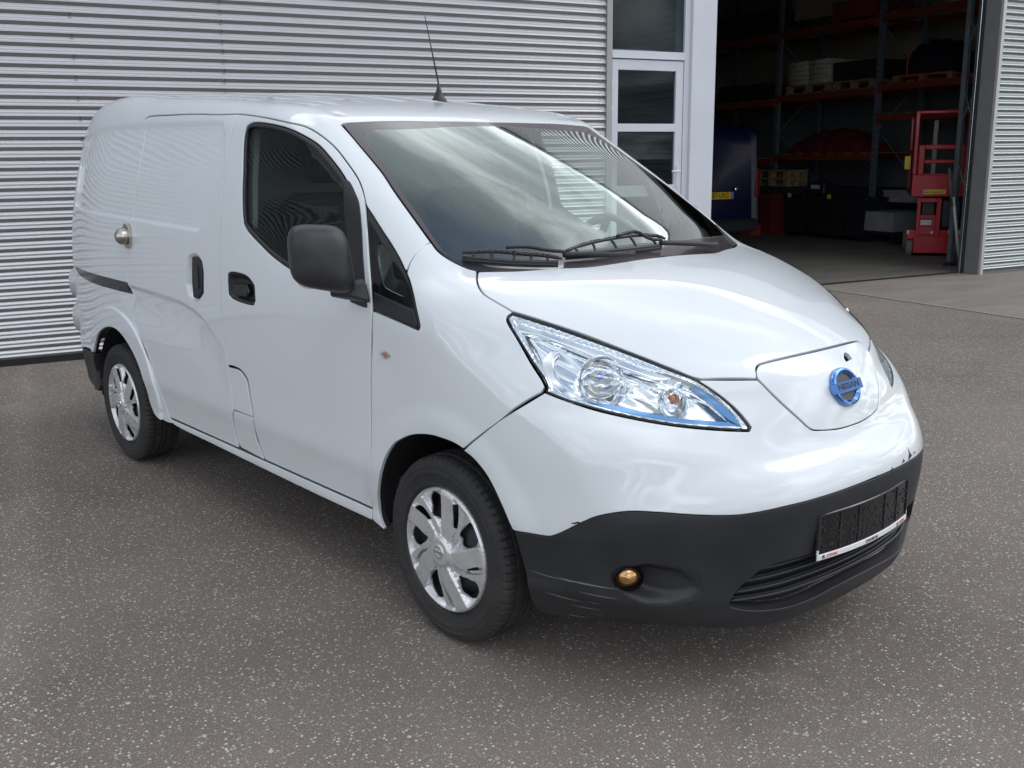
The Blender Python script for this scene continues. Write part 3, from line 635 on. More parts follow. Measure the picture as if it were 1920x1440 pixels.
panel('sill',sd([(-.418,.335),(-.415,.294),(-.8,.294),(-1.2,.298),(-1.7,.305),(-2.085,.312),(-2.137,.334),(-1.7,.335),(-1.0,.335)]),'cx',PA,van,grid=.018,gap=.003,depth=.05)
# --- shell: roof, pillars, rear quarters
HD=[(-.797,0,1.662),(-.812,-.253,1.66),(-.838,-.45,1.66),(-.853,-.58,1.653),(-.857,-.615,1.652),(-.850,-.643,1.646)]
WSIDE=[(-.757,-.653,1.597),(-.568,-.672,1.486),(-.456,-.693,1.416),(-.324,-.711,1.331),(-.221,-.723,1.263)]
SEAM=[(-.222,-.760,1.246),(-.226,-.796,1.211)]
QUP=[(-.223,1.174),(-.272,1.213),(-.333,1.255),(-.39,1.292),(-.463,1.343),(-.505,1.373)]
ARCH=[(-2.137,.337),(-2.098,.318),(-2.184,.309),(-2.25,.313),(-2.31,.332),(-2.345,.372),(-2.368,.458),(-2.412,.535),(-2.484,.605),(-2.557,.654),(-2.636,.689),(-2.707,.703),(-2.802,.698),(-2.894,.675),(-2.986,.634),(-3.06,.575),(-3.111,.519)]
SREAR=[(-2.476,.767),(-2.426,.725),(-2.332,.623),(-2.224,.477),(-2.165,.36)]
outl=[*HD,*WSIDE,*SEAM]+sd(QUP).tolist()+sd(DTOP[::-1]).tolist()+sd([B[0],(-1.62,1.713),(-1.843,1.723),(-2.118,1.729),(-2.335,1.731),(-2.372,1.722),(-2.379,1.69),(-2.377,1.557),(-2.384,1.448),(-2.405,1.304),(-2.442,1.126),(-2.465,1.03),(-2.476,.958),(-2.466,.925),(-2.440,.892),(-2.445,.850),(-2.472,.800)]).tolist()+sd(SREAR).tolist()+sd(ARCH).tolist()+[(-3.338,-.83,.511),(-3.50,-.76,.505),(-3.505,-.76,.7),(-3.50,-.76,.95),(-3.495,-.74,1.2),(-3.475,-.72,1.5),(-3.455,-.67,1.68),(-3.44,-.58,1.75),(-3.43,-.3,1.77),(-3.43,0,1.775)]
shell=panel('body_shell',half(outl),'cx',PA,van,grid=.021,gap=.003,depth=.025,extra=XXs)
rearp=panel('tailgate',[(-3.5,s*y,z) for s,L_ in ((1,[(.755,.51),(.755,1.2),(.72,1.5),(.66,1.66),(.55,1.735),(0,1.76)]),(-1,[(.55,1.735),(.66,1.66),(.72,1.5),(.755,1.2),(.755,.51)])) for y,z in L_],'rear',PA,van,grid=.05,gap=.006)
for s in (1,-1):
    o=panel('door_rail',sd([(-3.40,.960),(-3.1,.9595),(-2.8,.958),(-2.487,.955),(-2.476,.932),(-2.452,.898),(-2.70,.901),(-3.0,.906),(-3.25,.917),(-3.36,.936)]),'cx',[M['gloss'],M['gloss']],shell,grid=.04,gap=0,r=.003,lift=.0012,depth=.002) if s==1 else mirror_y(o,shell)
o=panel('rear_bumper',sd([(-3.111,.513),(-3.2,.506),(-3.338,.505),(-3.44,.500),(-3.46,.42),(-3.42,.33),(-3.30,.30),(-3.12,.30),(-3.09,.33),(-3.125,.414)]),'cx',BK,van,grid=.03,gap=.003,depth=.05);mirror_y(o,van)
# --- fender
fd=TR['fender'];fender=panel('front_fender',fd,'cx',PA,van,grid=.014,gap=.001,depth=.03)
q=panel('quarter_window',TR['quarter'],'cx',[M['gloss'],M['gloss']],van,holes=[TR['qclear']],grid=.02,gap=.004,r=.003,lift=-.002,depth=.004)
panel('quarter_glass',TR['qclear'],'cx',[M['glassq'],M['gloss']],q,grid=.05,gap=0,r=.0005,lift=-.006,depth=.002)
panel('quarter_moulding',sd([(-.352,1.100),(-.24,1.082),(-.128,1.066),(-.104,1.030),(-.104,1.014),(-.172,1.022),(-.259,1.034),(-.340,1.044)]),'cx',[M['plastic'],M['plastic']],q,grid=.03,gap=0,r=.003,lift=.002,depth=.004)
ind=panel('side_indicator',sd([(-.308,.905),(-.297,.915),(-.276,.9195),(-.253,.915),(-.241,.905),(-.250,.893),(-.276,.888),(-.298,.894)]),'cx',[M['lens'],M['chrome']],fender,grid=.006,gap=0,r=.003,lift=.006,depth=.008,step=.004)
panel('indicator_base',sd([(-.306,.905),(-.276,.917),(-.243,.905),(-.276,.890)]),'cx',[mat('indicator_silver',(.62,.55,.52),.25,metal=.5),M['chrome']],ind,grid=.006,gap=0,r=.002,lift=.0015,depth=.002)
panel('indicator_bulb',sd([(-.284,.908),(-.268,.909),(-.266,.900),(-.282,.899)]),'cx',[M['amber'],M['amber']],ind,grid=.004,gap=0,r=.001,lift=.003,depth=.002,step=.003)
# --- hood, charge flap, bumper
HG=TR['hoodGap'];FT=[(.753,-.298,.907),(.744,-.290,.921),(.739,-.275,.932),(.743,-.250,.937),(.758,-.165,.944),(.768,-.08,.947),(.771,0,.948)]
HR=[(.128,0,1.184),(.126,-.10,1.181),(.121,-.259,1.178),(.108,-.34,1.176),(.072,-.43,1.174),(.022,-.56,1.172),(-.030,-.652,1.175)]
hood=panel('hood',half([*HR,*HG,*[(x-.001,y,z) for x,y,z in FT]]),'z',PA,van,grid=.02,gap=.003,depth=.03)
FB=[(.771,0,.946),(.768,-.08,.945),(.759,-.165,.942),(.742,-.250,.936),(.739,-.275,.931),(.744,-.290,.920),(.753,-.299,.907),(.763,-.299,.896),(.813,-.26,.834),(.857,-.206,.77),(.865,-.192,.756),(.87,-.179,.748),(.877,-.144,.741),(.882,-.111,.737),(.886,-.06,.733),(.887,0,.732)]
HOLE=[tuple(q) for q in TR['hole']]
flap=panel('charge_flap',half(FB),'cz',PA,van,grid=.014,gap=.002,depth=.03,holes=[HOLE],hgap=0)
bt=[(.887,0,.731),(.886,-.07,.732)]+[tuple(q) for q in TR['bumpTop'][1:]]
bt=[b for b in bt if not (b[2]>.9 and b[1]>-.3)]
wbr=[tuple(q) for q in TR['wb']][:-1]+[(.963,-.11,.583),(.969,0,.585)]
bump=panel('front_bumper',half(bt+wbr),'cz',PA,van,grid=.016,gap=.001,depth=.03)
# chipped paint edge: small dark flakes on the white/black border
CH=[(.54,.537,.010,.004),(.556,.541,.016,.005),(.592,.560,.007,.004)]
for x,z,a,b_ in CH:
    panel('paint_chip',sd([(x-a,z-b_),(x-.3*a,z+b_*.4),(x,z-b_*.1),(x+.6*a,z+b_),(x+a,z+b_*1.2),(x+.5*a,z-b_*.8)]),'cx',[M['blackp'],M['blackp']],bump,grid=.01,gap=0,r=.0003,lift=.0006,depth=.001,step=.004)
for th,z,a,b_ in ((1.5,.586,.8,.004),(12.2,.592,.9,.006),(15.5,.602,1.1,.019),(7.0,.587,.8,.006),(18.,.595,.9,.004)):
    q3=[(math.cos(math.radians(t)),math.sin(math.radians(t)),zz_) for t,zz_ in ((th-a,z-b_),(th-.2*a,z+b_*.2),(th,z+b_),(th+.25*a,z+b_*.1),(th+a,z-b_*.6))]
    panel('paint_chip',q3,'cz',[M['blackp'],M['blackp']],bump,grid=.01,gap=0,r=.0003,lift=.0006,depth=.001,step=.004)
IT=[tuple(q) for q in TR['intakeTop']];IB=[tuple(q) for q in TR['intakeBot']]
intake=half([(.95,0,.405)]+[q for q in IT[::-1]]+[q for q in IB if q[1]<-.02 and q[0]<.94][0:5]+[(.936,-.122,.262),(.941,0,.266)])
FOG=[tuple(q) for q in TR['fog']]
low=[(.969,0,.583)]+wbr[::-1][1:]+[(.350,-.878,.472),(.362,-.87,.42),(.374,-.85,.33),(.372,-.82,.24),(.385,-.80,.205),(.50,-.74,.195),(.62,-.66,.19),(.73,-.55,.19),(.82,-.36,.192),(.87,-.15,.194),(.885,0,.195)]
lowb=panel('lower_bumper',half(low),'cz',BK,van,grid=.016,gap=.003,depth=.04,holes=[intake,FOG,mir(FOG)],hgap=0)
gr=panel('intake_duct',intake,'cz',[M['gapdark'],M['gapdark']],lowb,grid=.05,gap=-.01,r=.001,lift=-.055,depth=.002)
for z0,y0 in ((.292,.50),(.322,.49),(.352,.47),(.382,.44)):
    th=np.linspace(-math.asin(y0/.98),math.asin(y0/.98),41)
    P3=np.stack([np.cos(th),np.sin(th),0*th+z0+.004*np.cos(th*3)],1);S=from_chart(to_chart(P3,'cz'),'cz');Nn=normal(S);S=S-Nn*.022
    mb=MB();mb.tube(S.tolist(),.0055,6);mb.tube((S-Nn*.012).tolist(),.005,6);mb.build('grille_slat',M['plastic'],lowb,smooth=True)
def fogdisp(Pp,V2):
    U=to_chart(FOG,'cz');d=seg_dist(V2,U);u0,u1=U[:,0].min(),U[:,0].max();t=(V2[:,0]-u0)/(u1-u0)
    return -(.048*(1-.75*sm(t,.15,.95)))*sm(d,0,.035)
for s in (1,-1):
    if s==1:
        f=panel('fog_recess',FOG,'cz',[M['plastic'],M['plastic']],lowb,grid=.007,gap=0,r=.001,depth=.002,disp=fogdisp,step=.006)
        c=np.array([.668,-.738,.391]);n_=np.array([.80,-.58,.10]);n_/=np.linalg.norm(n_)
    else: f=mirror_y(f,lowb);c=c*[1,-1,1];n_=n_*[1,-1,1]
    fm=frame(c-n_*.012,Vector(n_).cross((0,0,1)),(0,0,1))
    def lat(prof,name,m,par,sc=1.15):
        mb=MB();mb.lathe(prof,(0,0,0),'z',32);o=mb.build(name,m,par,smooth=True,sharp=50);o.data.transform(fm@Matrix.Diagonal((sc,1,1,1)));o.data.update();return o
    lat([(.036,-.02),(.040,.0),(.038,.006),(.034,.002),(.033,-.02)],'fog_ring',M['trim'],f)
    fl=lat([(.0001,-.022),(.012,-.02),(.024,-.012),(.034,.0)],'fog_lamp',M['fogmat'],f)
    lat([(.0001,.010),(.012,.009),(.024,.006),(.033,.001)],'fog_lens',M['lens'],f)
    lat([(.0001,.004),(.007,.003),(.008,-.018)],'fog_bulb',M['chrome'],f)
# registration plate holder
ph=empty('plate_holder',(.966,0,.387));ph.parent=lowb
mb=MB();mb.box(0,.008,-.262,.262,0,.138,.003);mb.build('holder_frame',M['gloss'],ph)
mb=MB();rr=random.Random(3)
for y0 in np.arange(-.25,.245,.0125):
    for k in range(9):
        if rr.random()<.42:
            z0=.026+k*.0118;mb.box(.0078,.0078+rr.uniform(.001,.003),y0,y0+rr.uniform(.002,.009),z0,z0+rr.uniform(.002,.009))
for y0 in (-.165,-.075,.075,.165): mb.box(.0078,.0115,y0-.0018,y0+.0018,.022,.132)
mb.box(.0078,.012,-.258,.258,.132,.1365);mb.box(.0078,.012,-.259,-.2545,.02,.1365);mb.box(.0078,.012,.2545,.259,.02,.1365)
for y0,z0 in ((-.09,.10),(-.09,.05),(.02,.10),(.02,.05),(.06,.11),(.06,.045)): mb.lathe([(.0035,.0078),(.0035,.0105),(.0055,.0105),(.0055,.0078)],(0,y0,z0),'x',12)
mb.build('holder_ribs',M['plastic'],ph,kind='stuff')
mb=MB();mb.box(.0078,.0125,-.262,.262,.0,.0180,.002);strip=mb.build('name_strip',M['white'],ph)
for y0 in (-.262,.256): MB().box(.008,.0124,y0,y0+.005,.018,.032).build('strip_tab',M['white'],ph)
fm=lambda y,z:frame((.0127,y,z),(0,1,0),(0,0,1))
text('dealer_name','ETHURK.NL',.0135,M['blackp'],strip,fm(0,.009),bold=.0002)
text('dealer_mark','ETHURK',.0125,M['redp'],strip,fm(-.200,.009),bold=.0002);text('dealer_mark','ETHURK',.0125,M['redp'],strip,fm(.213,.009),bold=.0002)
for y0 in (-.243,.170): MB().prism([(y0,.004),(y0+.004,.004),(y0+.006,.009),(y0+.009,.004),(y0+.012,.004),(y0+.009,.015),(y0+.003,.015)],.0125,.0131,'x').build('dealer_logo',M['blackp'],strip)
for o_ in [ph]+list(ph.children_recursive):
    if o_.type=='MESH' and not o_.get('bent'):
        me=o_.data
        if o_.name.startswith(('holder_frame','name_strip')):       # give the long boxes enough stations to bend
            import bmesh
            b2=bmesh.new();b2.from_mesh(me)
            for yy_ in np.linspace(-.24,.24,13): bmesh.ops.bisect_plane(b2,geom=b2.verts[:]+b2.edges[:]+b2.faces[:],plane_co=(0,yy_,0),plane_no=(0,1,0))
            b2.to_mesh(me);b2.free()
        n_v=len(me.vertices);co=np.empty(n_v*3);me.vertices.foreach_get('co',co);co=co.reshape(-1,3);co[:,1]*=.968;co[:,0]-=.40*co[:,1]**2;me.vertices.foreach_set('co',co.ravel());me.update();o_['bent']=1
for o_ in ph.children_recursive:
    if 'bent' in o_: del o_['bent']
# badge
bc=np.array([.852,.004,.842]);Sb=from_chart(to_chart([bc],'cz'),'cz')[0];nb=normal(Sb[None])[0];nb[1]=0;nb/=np.linalg.norm(nb)
upb=np.cross(nb,[0,1,0]);upb=upb if upb[2]>0 else -upb
bm_=frame(Sb+nb*.004,(0,1,0),upb)
badge=empty('badge');badge.parent=flap;badge.matrix_local=bm_
def ell(a,b_,n=64,t0=0,t1=2*math.pi): return [(a*math.cos(t),b_*math.sin(t)) for t in np.linspace(t0,t1,n,endpoint=False)]
mb=MB();n=72;V=[];pr=[(1.0,-.004),(1.0,.003),(.95,.009),(.84,.0105),(.70,.004),(.69,-.004)]
for t in np.linspace(0,2*math.pi,n,endpoint=False):
    for k,h in pr:V.append((.068*k*math.cos(t),.060*k*math.sin(t),h))
mb.add(V,[(i*6+j,i*6+j+1,((i+1)%n)*6+j+1,((i+1)%n)*6+j) for i in range(n) for j in range(5)]);mb.build('badge_ring',M['bluech'],badge,smooth=True,sharp=40)
mb=MB();mb.prism(ell(.05,.045,48),-.004,.0015,'z');mb.build('badge_field',mat('badge_graphite',(.045,.045,.05),.4),badge)
mb=MB();mb.prism([(-.073,-.0145),(-.066,-.0165),(.066,-.0165),(.073,-.0145),(.073,.0145),(.066,.0165),(-.066,.0165),(-.073,.0145)],-.003,.0135,'z');bar=mb.build('badge_bar',M['bluech'],badge)
text('badge_name','NISSAN',.0262,M['blackp'],bar,Matrix.Translation((0,.0004,.0137)),sx=1.28,bold=.0006)
# --- headlamps
LO=[tuple(q) for q in TR['lamp']]
LU=to_chart(LO,'cz')
def lampdisp(Pp,V2):
    d=seg_dist(V2,LU);f=-.006-.030*sm(d,.003,.03)
    for (cx_,cy_,cz_,ra,dp) in ((.512,-.683,.915,.085,.050),(.655,-.535,.862,.05,.03)):
        r_=np.linalg.norm(Pp-np.array([cx_,cy_,cz_]),axis=1);f=f-dp*(1-sm(r_,.25*ra,ra))
    a=Pp[:,1]*90;f=f+.0022*np.sin(a+Pp[:,2]*60)*sm(d,.02,.04)
    return np.maximum(f,-.012-1.2*d)
lamp=panel('headlamp',LO,'cz',[M['reflect'],M['gapdark']],van,grid=.007,gap=.006,r=.001,depth=.003,disp=lampdisp,step=.008)
lamp_parts=[lamp]
def lp(name,pts,m,lift,depth=.004,r=.002,grid=.012,disp=None,holes=(),ch='cz',gap=0):
    o=panel(name,pts,ch,[m,m],lamp,grid=grid,gap=gap,r=r,lift=lift,depth=depth,disp=disp,step=.007,holes=holes);lamp_parts.append(o);return o
def insl(P,d):
    U=resample(to_chart(P,'cz'),.01);U=U if area2(U)>0 else U[::-1];V=clean(inset(U,d),.003);a=V[:,0]/.95;return np.stack([np.cos(a),np.sin(a),V[:,1]],1)
lp('lamp_gasket',insl(LO,-.0006),M['gloss'],-.0005,depth=.01,holes=[insl(LO,.0042)],r=.0012)
lp('lamp_rim',insl(LO,.0062),M['chrome'],-.008,depth=.012,holes=[insl(LO,.0105)],r=.0012)
lens=lp('lamp_lens',insl(LO,.0040),M['lens'],-.0015,depth=.001,r=.0005,grid=.02)
lp('blue_strip',[(.505,-.743,.866),(.58,-.681,.838),(.658,-.603,.8155),(.726,-.514,.799),(.785,-.410,.783),(.768,-.436,.800),(.722,-.506,.8115),(.653,-.597,.8295),(.574,-.672,.853)],M['blueacc'],-.009,depth=.01)
lp('blue_strip',[(.675,-.486,.897),(.715,-.446,.862),(.752,-.416,.825),(.785,-.402,.788),(.764,-.430,.806),(.728,-.450,.841),(.694,-.478,.877)],M['blueacc'],-.009,depth=.01)
lp('lamp_eyebrow',[(.222,-.742,1.066),(.32,-.695,1.040),(.45,-.622,.992),(.55,-.562,.950),(.625,-.512,.920),(.60,-.540,.918),(.53,-.588,.944),(.44,-.648,.980),(.33,-.712,1.024),(.245,-.758,1.042)],M['chrome'],-.014,depth=.012,r=.004)
lp('lamp_bezel',[(.386,-.722,.995),(.372,-.738,.975),(.395,-.755,.94),(.435,-.755,.908),(.475,-.745,.885),(.50,-.735,.872),(.46,-.765,.872),(.42,-.785,.900),(.375,-.785,.93),(.345,-.765,.968),(.355,-.735,.995)],M['chrome'],-.016,depth=.012,r=.005)
def lcone(c,d,prof,name,m,n=28,sc=(1,1)):
    mb=MB();mb.lathe(prof,(0,0,0),'z',n);o=mb.build(name,m,lamp,smooth=True,sharp=45);dd=Vector(d).normalized();f_=frame(c,Vector((0,0,1)).cross(dd),(0,0,1));f_=frame(c,dd.orthogonal(),dd.cross(dd.orthogonal()))
    o.data.transform(f_@Matrix.Diagonal((sc[0],sc[1],1,1)));lamp_parts.append(o);return o
dl=Vector((.80,-.56,.10))
lcone((.455,-.640,.912),dl,[(.018,-.012),(.036,-.004),(.052,.010),(.060,.026),(.063,.025),(.055,.006),(.038,-.008),(.02,-.016)],'reflector_bowl',M['chrome'])
lcone((.455,-.640,.912),dl,[(.0001,.030),(.008,.028),(.011,.020),(.011,-.01)],'dipped_bulb',M['bulbblue'],16)
lcone((.455,-.640,.912),dl,[(.013,-.01),(.016,.004),(.0135,.012),(.010,.012)],'bulb_collar',M['satin'],20)
lcone((.555,-.585,.858),(.85,-.5,.1),[(.008,-.01),(.024,-.002),(.034,.008),(.039,.020),(.042,.019),(.036,.004),(.026,-.006)],'reflector_bowl',M['chrome'])
lcone((.622,-.522,.858),(.85,-.48,.1),[(.006,-.01),(.019,-.002),(.026,.008),(.029,.018),(.031,.017),(.028,.004),(.02,-.008)],'indicator_bowl',M['chrome'])
lcone((.624,-.524,.858),(.85,-.48,.1),[(.0001,.026),(.006,.024),(.009,.016),(.008,0)],'indicator_bulb',M['amber'],14)
for k,(a_,b_) in enumerate((((.47,-.685,.952),(.62,-.56,.905)),((.50,-.70,.93),(.63,-.575,.888)),((.52,-.70,.885),(.66,-.57,.845)),((.60,-.60,.90),(.72,-.47,.845)))):
    a_=np.array(a_);b_=np.array(b_);nn=np.array([.7,-.65,.3]);nn/=np.linalg.norm(nn)
    t_=np.linspace(0,1,9)[:,None];c_=a_+(b_-a_)*t_-nn*.026+np.array([0,0,1])*.006*np.sin(t_*3.14)
    MB().add(np.concatenate([c_-nn*.012,c_+nn*.004+[0,0,.004]]),[(i,i+1,i+10,i+9) for i in range(8)]).build('reflector_fin',M['reflect'],lamp,smooth=True); lamp_parts.append(lamp.children[-1])
# --- windscreen with printed border
WSO=[(-.800,0,1.66),(-.815,-.253,1.66),(-.841,-.45,1.66),(-.855,-.60,1.652),(-.851,-.636,1.646),(-.757,-.647,1.597),(-.568,-.666,1.486),(-.456,-.687,1.416),(-.324,-.705,1.331),(-.221,-.717,1.263),(-.171,-.719,1.229),(-.115,-.703,1.202),(-.060,-.678,1.181),(-.02,-.62,1.17),(.045,-.50,1.17),(.09,-.40,1.17),(.125,-.26,1.17),(.135,0,1.17)]
CLR=[(-.765,0,1.64),(-.768,-.328,1.638),(-.781,-.474,1.632),(-.790,-.535,1.63),(-.775,-.584,1.617),(-.746,-.608,1.597),(-.674,-.628,1.553),(-.523,-.648,1.464),(-.445,-.668,1.415),(-.332,-.684,1.343),(-.221,-.703,1.268),(-.166,-.705,1.232),(-.130,-.690,1.213),(-.100,-.640,1.212),(-.047,-.483,1.215),(-.003,-.306,1.218),(.018,-.15,1.221),(.022,0,1.222)]
wsg=panel('windscreen',half(CLR),'z',[M['glassws'],M['frit']],van,grid=.035,gap=-.002,r=.0005,lift=-.002,depth=.001,step=.02)
panel('windscreen_border',half(WSO),'z',[M['frit'],M['frit']],wsg,holes=[half(CLR)],grid=.03,gap=.002,hgap=0,r=.001,lift=-.0025,depth=.006)
# cowl panels at the screen's lower corners
o=panel('cowl_cover',[(-.20,-.722,1.25),(-.165,-.720,1.228),(-.113,-.705,1.20),(-.060,-.680,1.18),(-.035,-.66,1.175),(-.02,-.61,1.17),(-.09,-.65,1.2),(-.135,-.695,1.213)],'z',[M['plastic'],M['plastic']],van,grid=.03,gap=0,r=.002,lift=.001,depth=.01);mirror_y(o)
# --- interior
def ibox(name,b,m,bev=.02,par=van,**k): return MB().box(*b,bev).build(name,m,par,**k)
mb=MB();pts=[(.10,1.13),(-.10,1.165),(-.30,1.165),(-.42,1.13),(-.50,1.05),(-.52,.85),(-.35,.6),(.1,.6)];mb.prism(pts,-.70,.70,'y');dash=mb.build('dashboard',M['dash'],van)
MB().prism([(-.22,1.16),(-.30,1.205),(-.42,1.20),(-.47,1.13),(-.45,1.08),(-.25,1.1)],.20,.56,'y').build('instrument_hood',M['dash'],dash)
mb=MB();mb.lathe([(.182+.015*math.cos(t),.015*math.sin(t)) for t in np.linspace(0,2*math.pi,12,endpoint=False)],(0,0,0),'z',48,True)
mb.box(-.17,.17,-.02,.02,-.012,.004,.004);mb.box(-.02,.02,-.17,0,-.012,.004,.004);mb.lathe([(.0001,.02),(.05,.018),(.06,0),(.05,-.02),(.0001,-.025)],(0,0,0),'z',24)
sw=mb.build('steering_wheel',M['dash'],dash,smooth=True,sharp=40);sw.data.transform(Matrix.Translation((-.56,.37,1.12))@Matrix.Rotation(math.radians(-62),4,'Y'));
for sy in (-.37,.37):
    seat=empty('front_seat',(0,sy,0));seat.parent=van
    mb=MB();mb.box(-1.25,-.72,-.25,.25,.62,.80,.05);mb.build('seat_cushion',M['cloth'],seat,smooth=True,sharp=60)
    mb=MB();mb.box(-.07,.07,-.25,.25,0,.66,.045);o=mb.build('seat_back',M['cloth'],seat,smooth=True,sharp=60);o.data.transform(Matrix.Translation((-1.24,0,.74))@Matrix.Rotation(math.radians(-12),4,'Y'))
    mb=MB();mb.box(-.05,.05,-.13,.13,0,.17,.04);o=mb.build('headrest',M['cloth'],seat,smooth=True,sharp=60);o.data.transform(Matrix.Translation((-1.385,0,1.43))@Matrix.Rotation(math.radians(-8),4,'Y'))
MB().prism([(-.78,.35),(.78,.35),(.80,1.1),(.78,1.3),(.70,1.62),(.55,1.70),(-.55,1.70),(-.70,1.62),(-.78,1.3),(-.80,1.1)],-1.58,-1.56,'x').build('bulkhead',M['cargo'],van)
ibox('cab_floor',(-1.54,.1,-.78,.78,.40,.45),M['dash'],0)
mb=MB();mb.box(-1.5,-.2,-.62,.62,1.655,1.675);hl=panel('headliner',half([(-.83,0,1.6),(-.86,-.58,1.6),(-1.1,-.64,1.6),(-1.52,-.66,1.6),(-1.52,0,1.6)]),'z',[M['liner'],M['liner']],van,grid=.06,gap=0,r=.001,lift=-.035,depth=.01)
MB().box(-.72,-.69,-.12,.12,1.53,1.59,.01).build('rear_view_mirror',M['trim'],van)
o=panel('door_trim',sd([(-1.42,1.27),(-1.30,1.24),(-1.10,1.17),(-.9,1.10),(-.6,1.06),(-.42,1.03),(-.42,.42),(-1.40,.42)]),'cx',[M['dash'],M['dash']],door,grid=.06,gap=0,r=.002,lift=-.06,depth=.02,step=.03)
for nm,L_ in (('pillar_trim',[(-1.44,1.66),(-1.34,1.66),(-1.30,1.5),(-1.27,1.33),(-1.27,1.27),(-1.44,1.2)]),):
    panel(nm,sd(L_),'cx',[M['liner'],M['liner']],door,grid=.06,gap=0,r=.002,lift=-.045,depth=.02,step=.03)
# under-body and wheel wells
ibox('underbody',(-3.35,.72,-.56,.56,.19,.34),M['gapdark'],.02)
for cx_ in (0,-2.725):
    for s in (1,-1):
        mb=MB();V=[];n=25
        for i,a in enumerate(np.linspace(math.radians(-6),math.radians(186),n)):
            for y in (.845,.50): V.append((cx_+.385*math.cos(a),s*y,.32+.385*math.sin(a)))
        V+=[(cx_-.383,s*.5,.28),(cx_+.383,s*.5,.28)];k=2*n
        mb.add(V,[(2*i,2*i+1,2*i+3,2*i+2) for i in range(n-1)]+[tuple(2*i+1 for i in range(n))])
        mb.build('wheel_well',M['gapdark'],van,fix=False)
MB().box(-3.3,.55,-.80,.80,.345,.36).build('floor_pan',M['gapdark'],van)
# --- wheels
def capmesh():
    R=.205;out=np.array([(R*math.cos(t),R*math.sin(t)) for t in np.linspace(0,2*math.pi,140,endpoint=False)]);loops=[out]
    A=lambda r,a:(r*math.cos(math.radians(a)),r*math.sin(math.radians(a)))
    for k in range(5):
        o=33+72*k
        h=resample(np.array([A(.169,o+13),A(.187,o+6),A(.183,o-3),A(.162,o-12),A(.118,o-14),A(.095,o-9),A(.104,o+2),A(.126,o+12)]),.005,corner=100);loops.append(h)
        s_=resample(np.array([A(.110,o+23),A(.135,o+31),A(.178,o+39),A(.181,o+36),A(.140,o+27),A(.112,o+19)]),.005,corner=130);loops.append(s_)
    loops=[loops[0]]+[l if area2(l)>0 else l[::-1] for l in loops[1:]]
    V,Fc=triangulate(loops,.0037,.4)
    r=np.hypot(V[:,0],V[:,1]);th=np.degrees(np.arctan2(V[:,1],V[:,0]));a=(th-33)%72
    sl=22+(r-.104)/.076*15;a2=np.where(a<sl-6,a+72,a)       # a2 runs slot..next slot
    se=np.interp(r,[.03,.05,.074,.129,.19],[72-24,72-17,72-6,72+12,72+22])    # step edge seen from previous hole
    pe=np.interp(r,[.03,.05,.10,.19],[50,54,57,59])
    w=3/np.maximum(r,.03)*.045
    plate=sm(a2,sl-2,sl+1)*(1-sm(a2,pe-1.6*w,pe+1.6*w));mid=sm(a2,se-1.4*w,se+1.4*w)
    h=-.012+.019*plate+.013*mid
    h=h*sm(-r,-.199,-.185)*1.0+0
    h=h+.004*sm(r,.186,.196)-.010*sm(r,.199,.205)            # rim bead
    hub=sm(-r,-.060,-.045);h=h*(1-hub)+(.010+.006*sm(-r,-.052,-.040))*hub
    h=h-.006*sm(r,.05,.2)
    return V,h,Fc,loops
CV,CHh,CF,CL=capmesh()
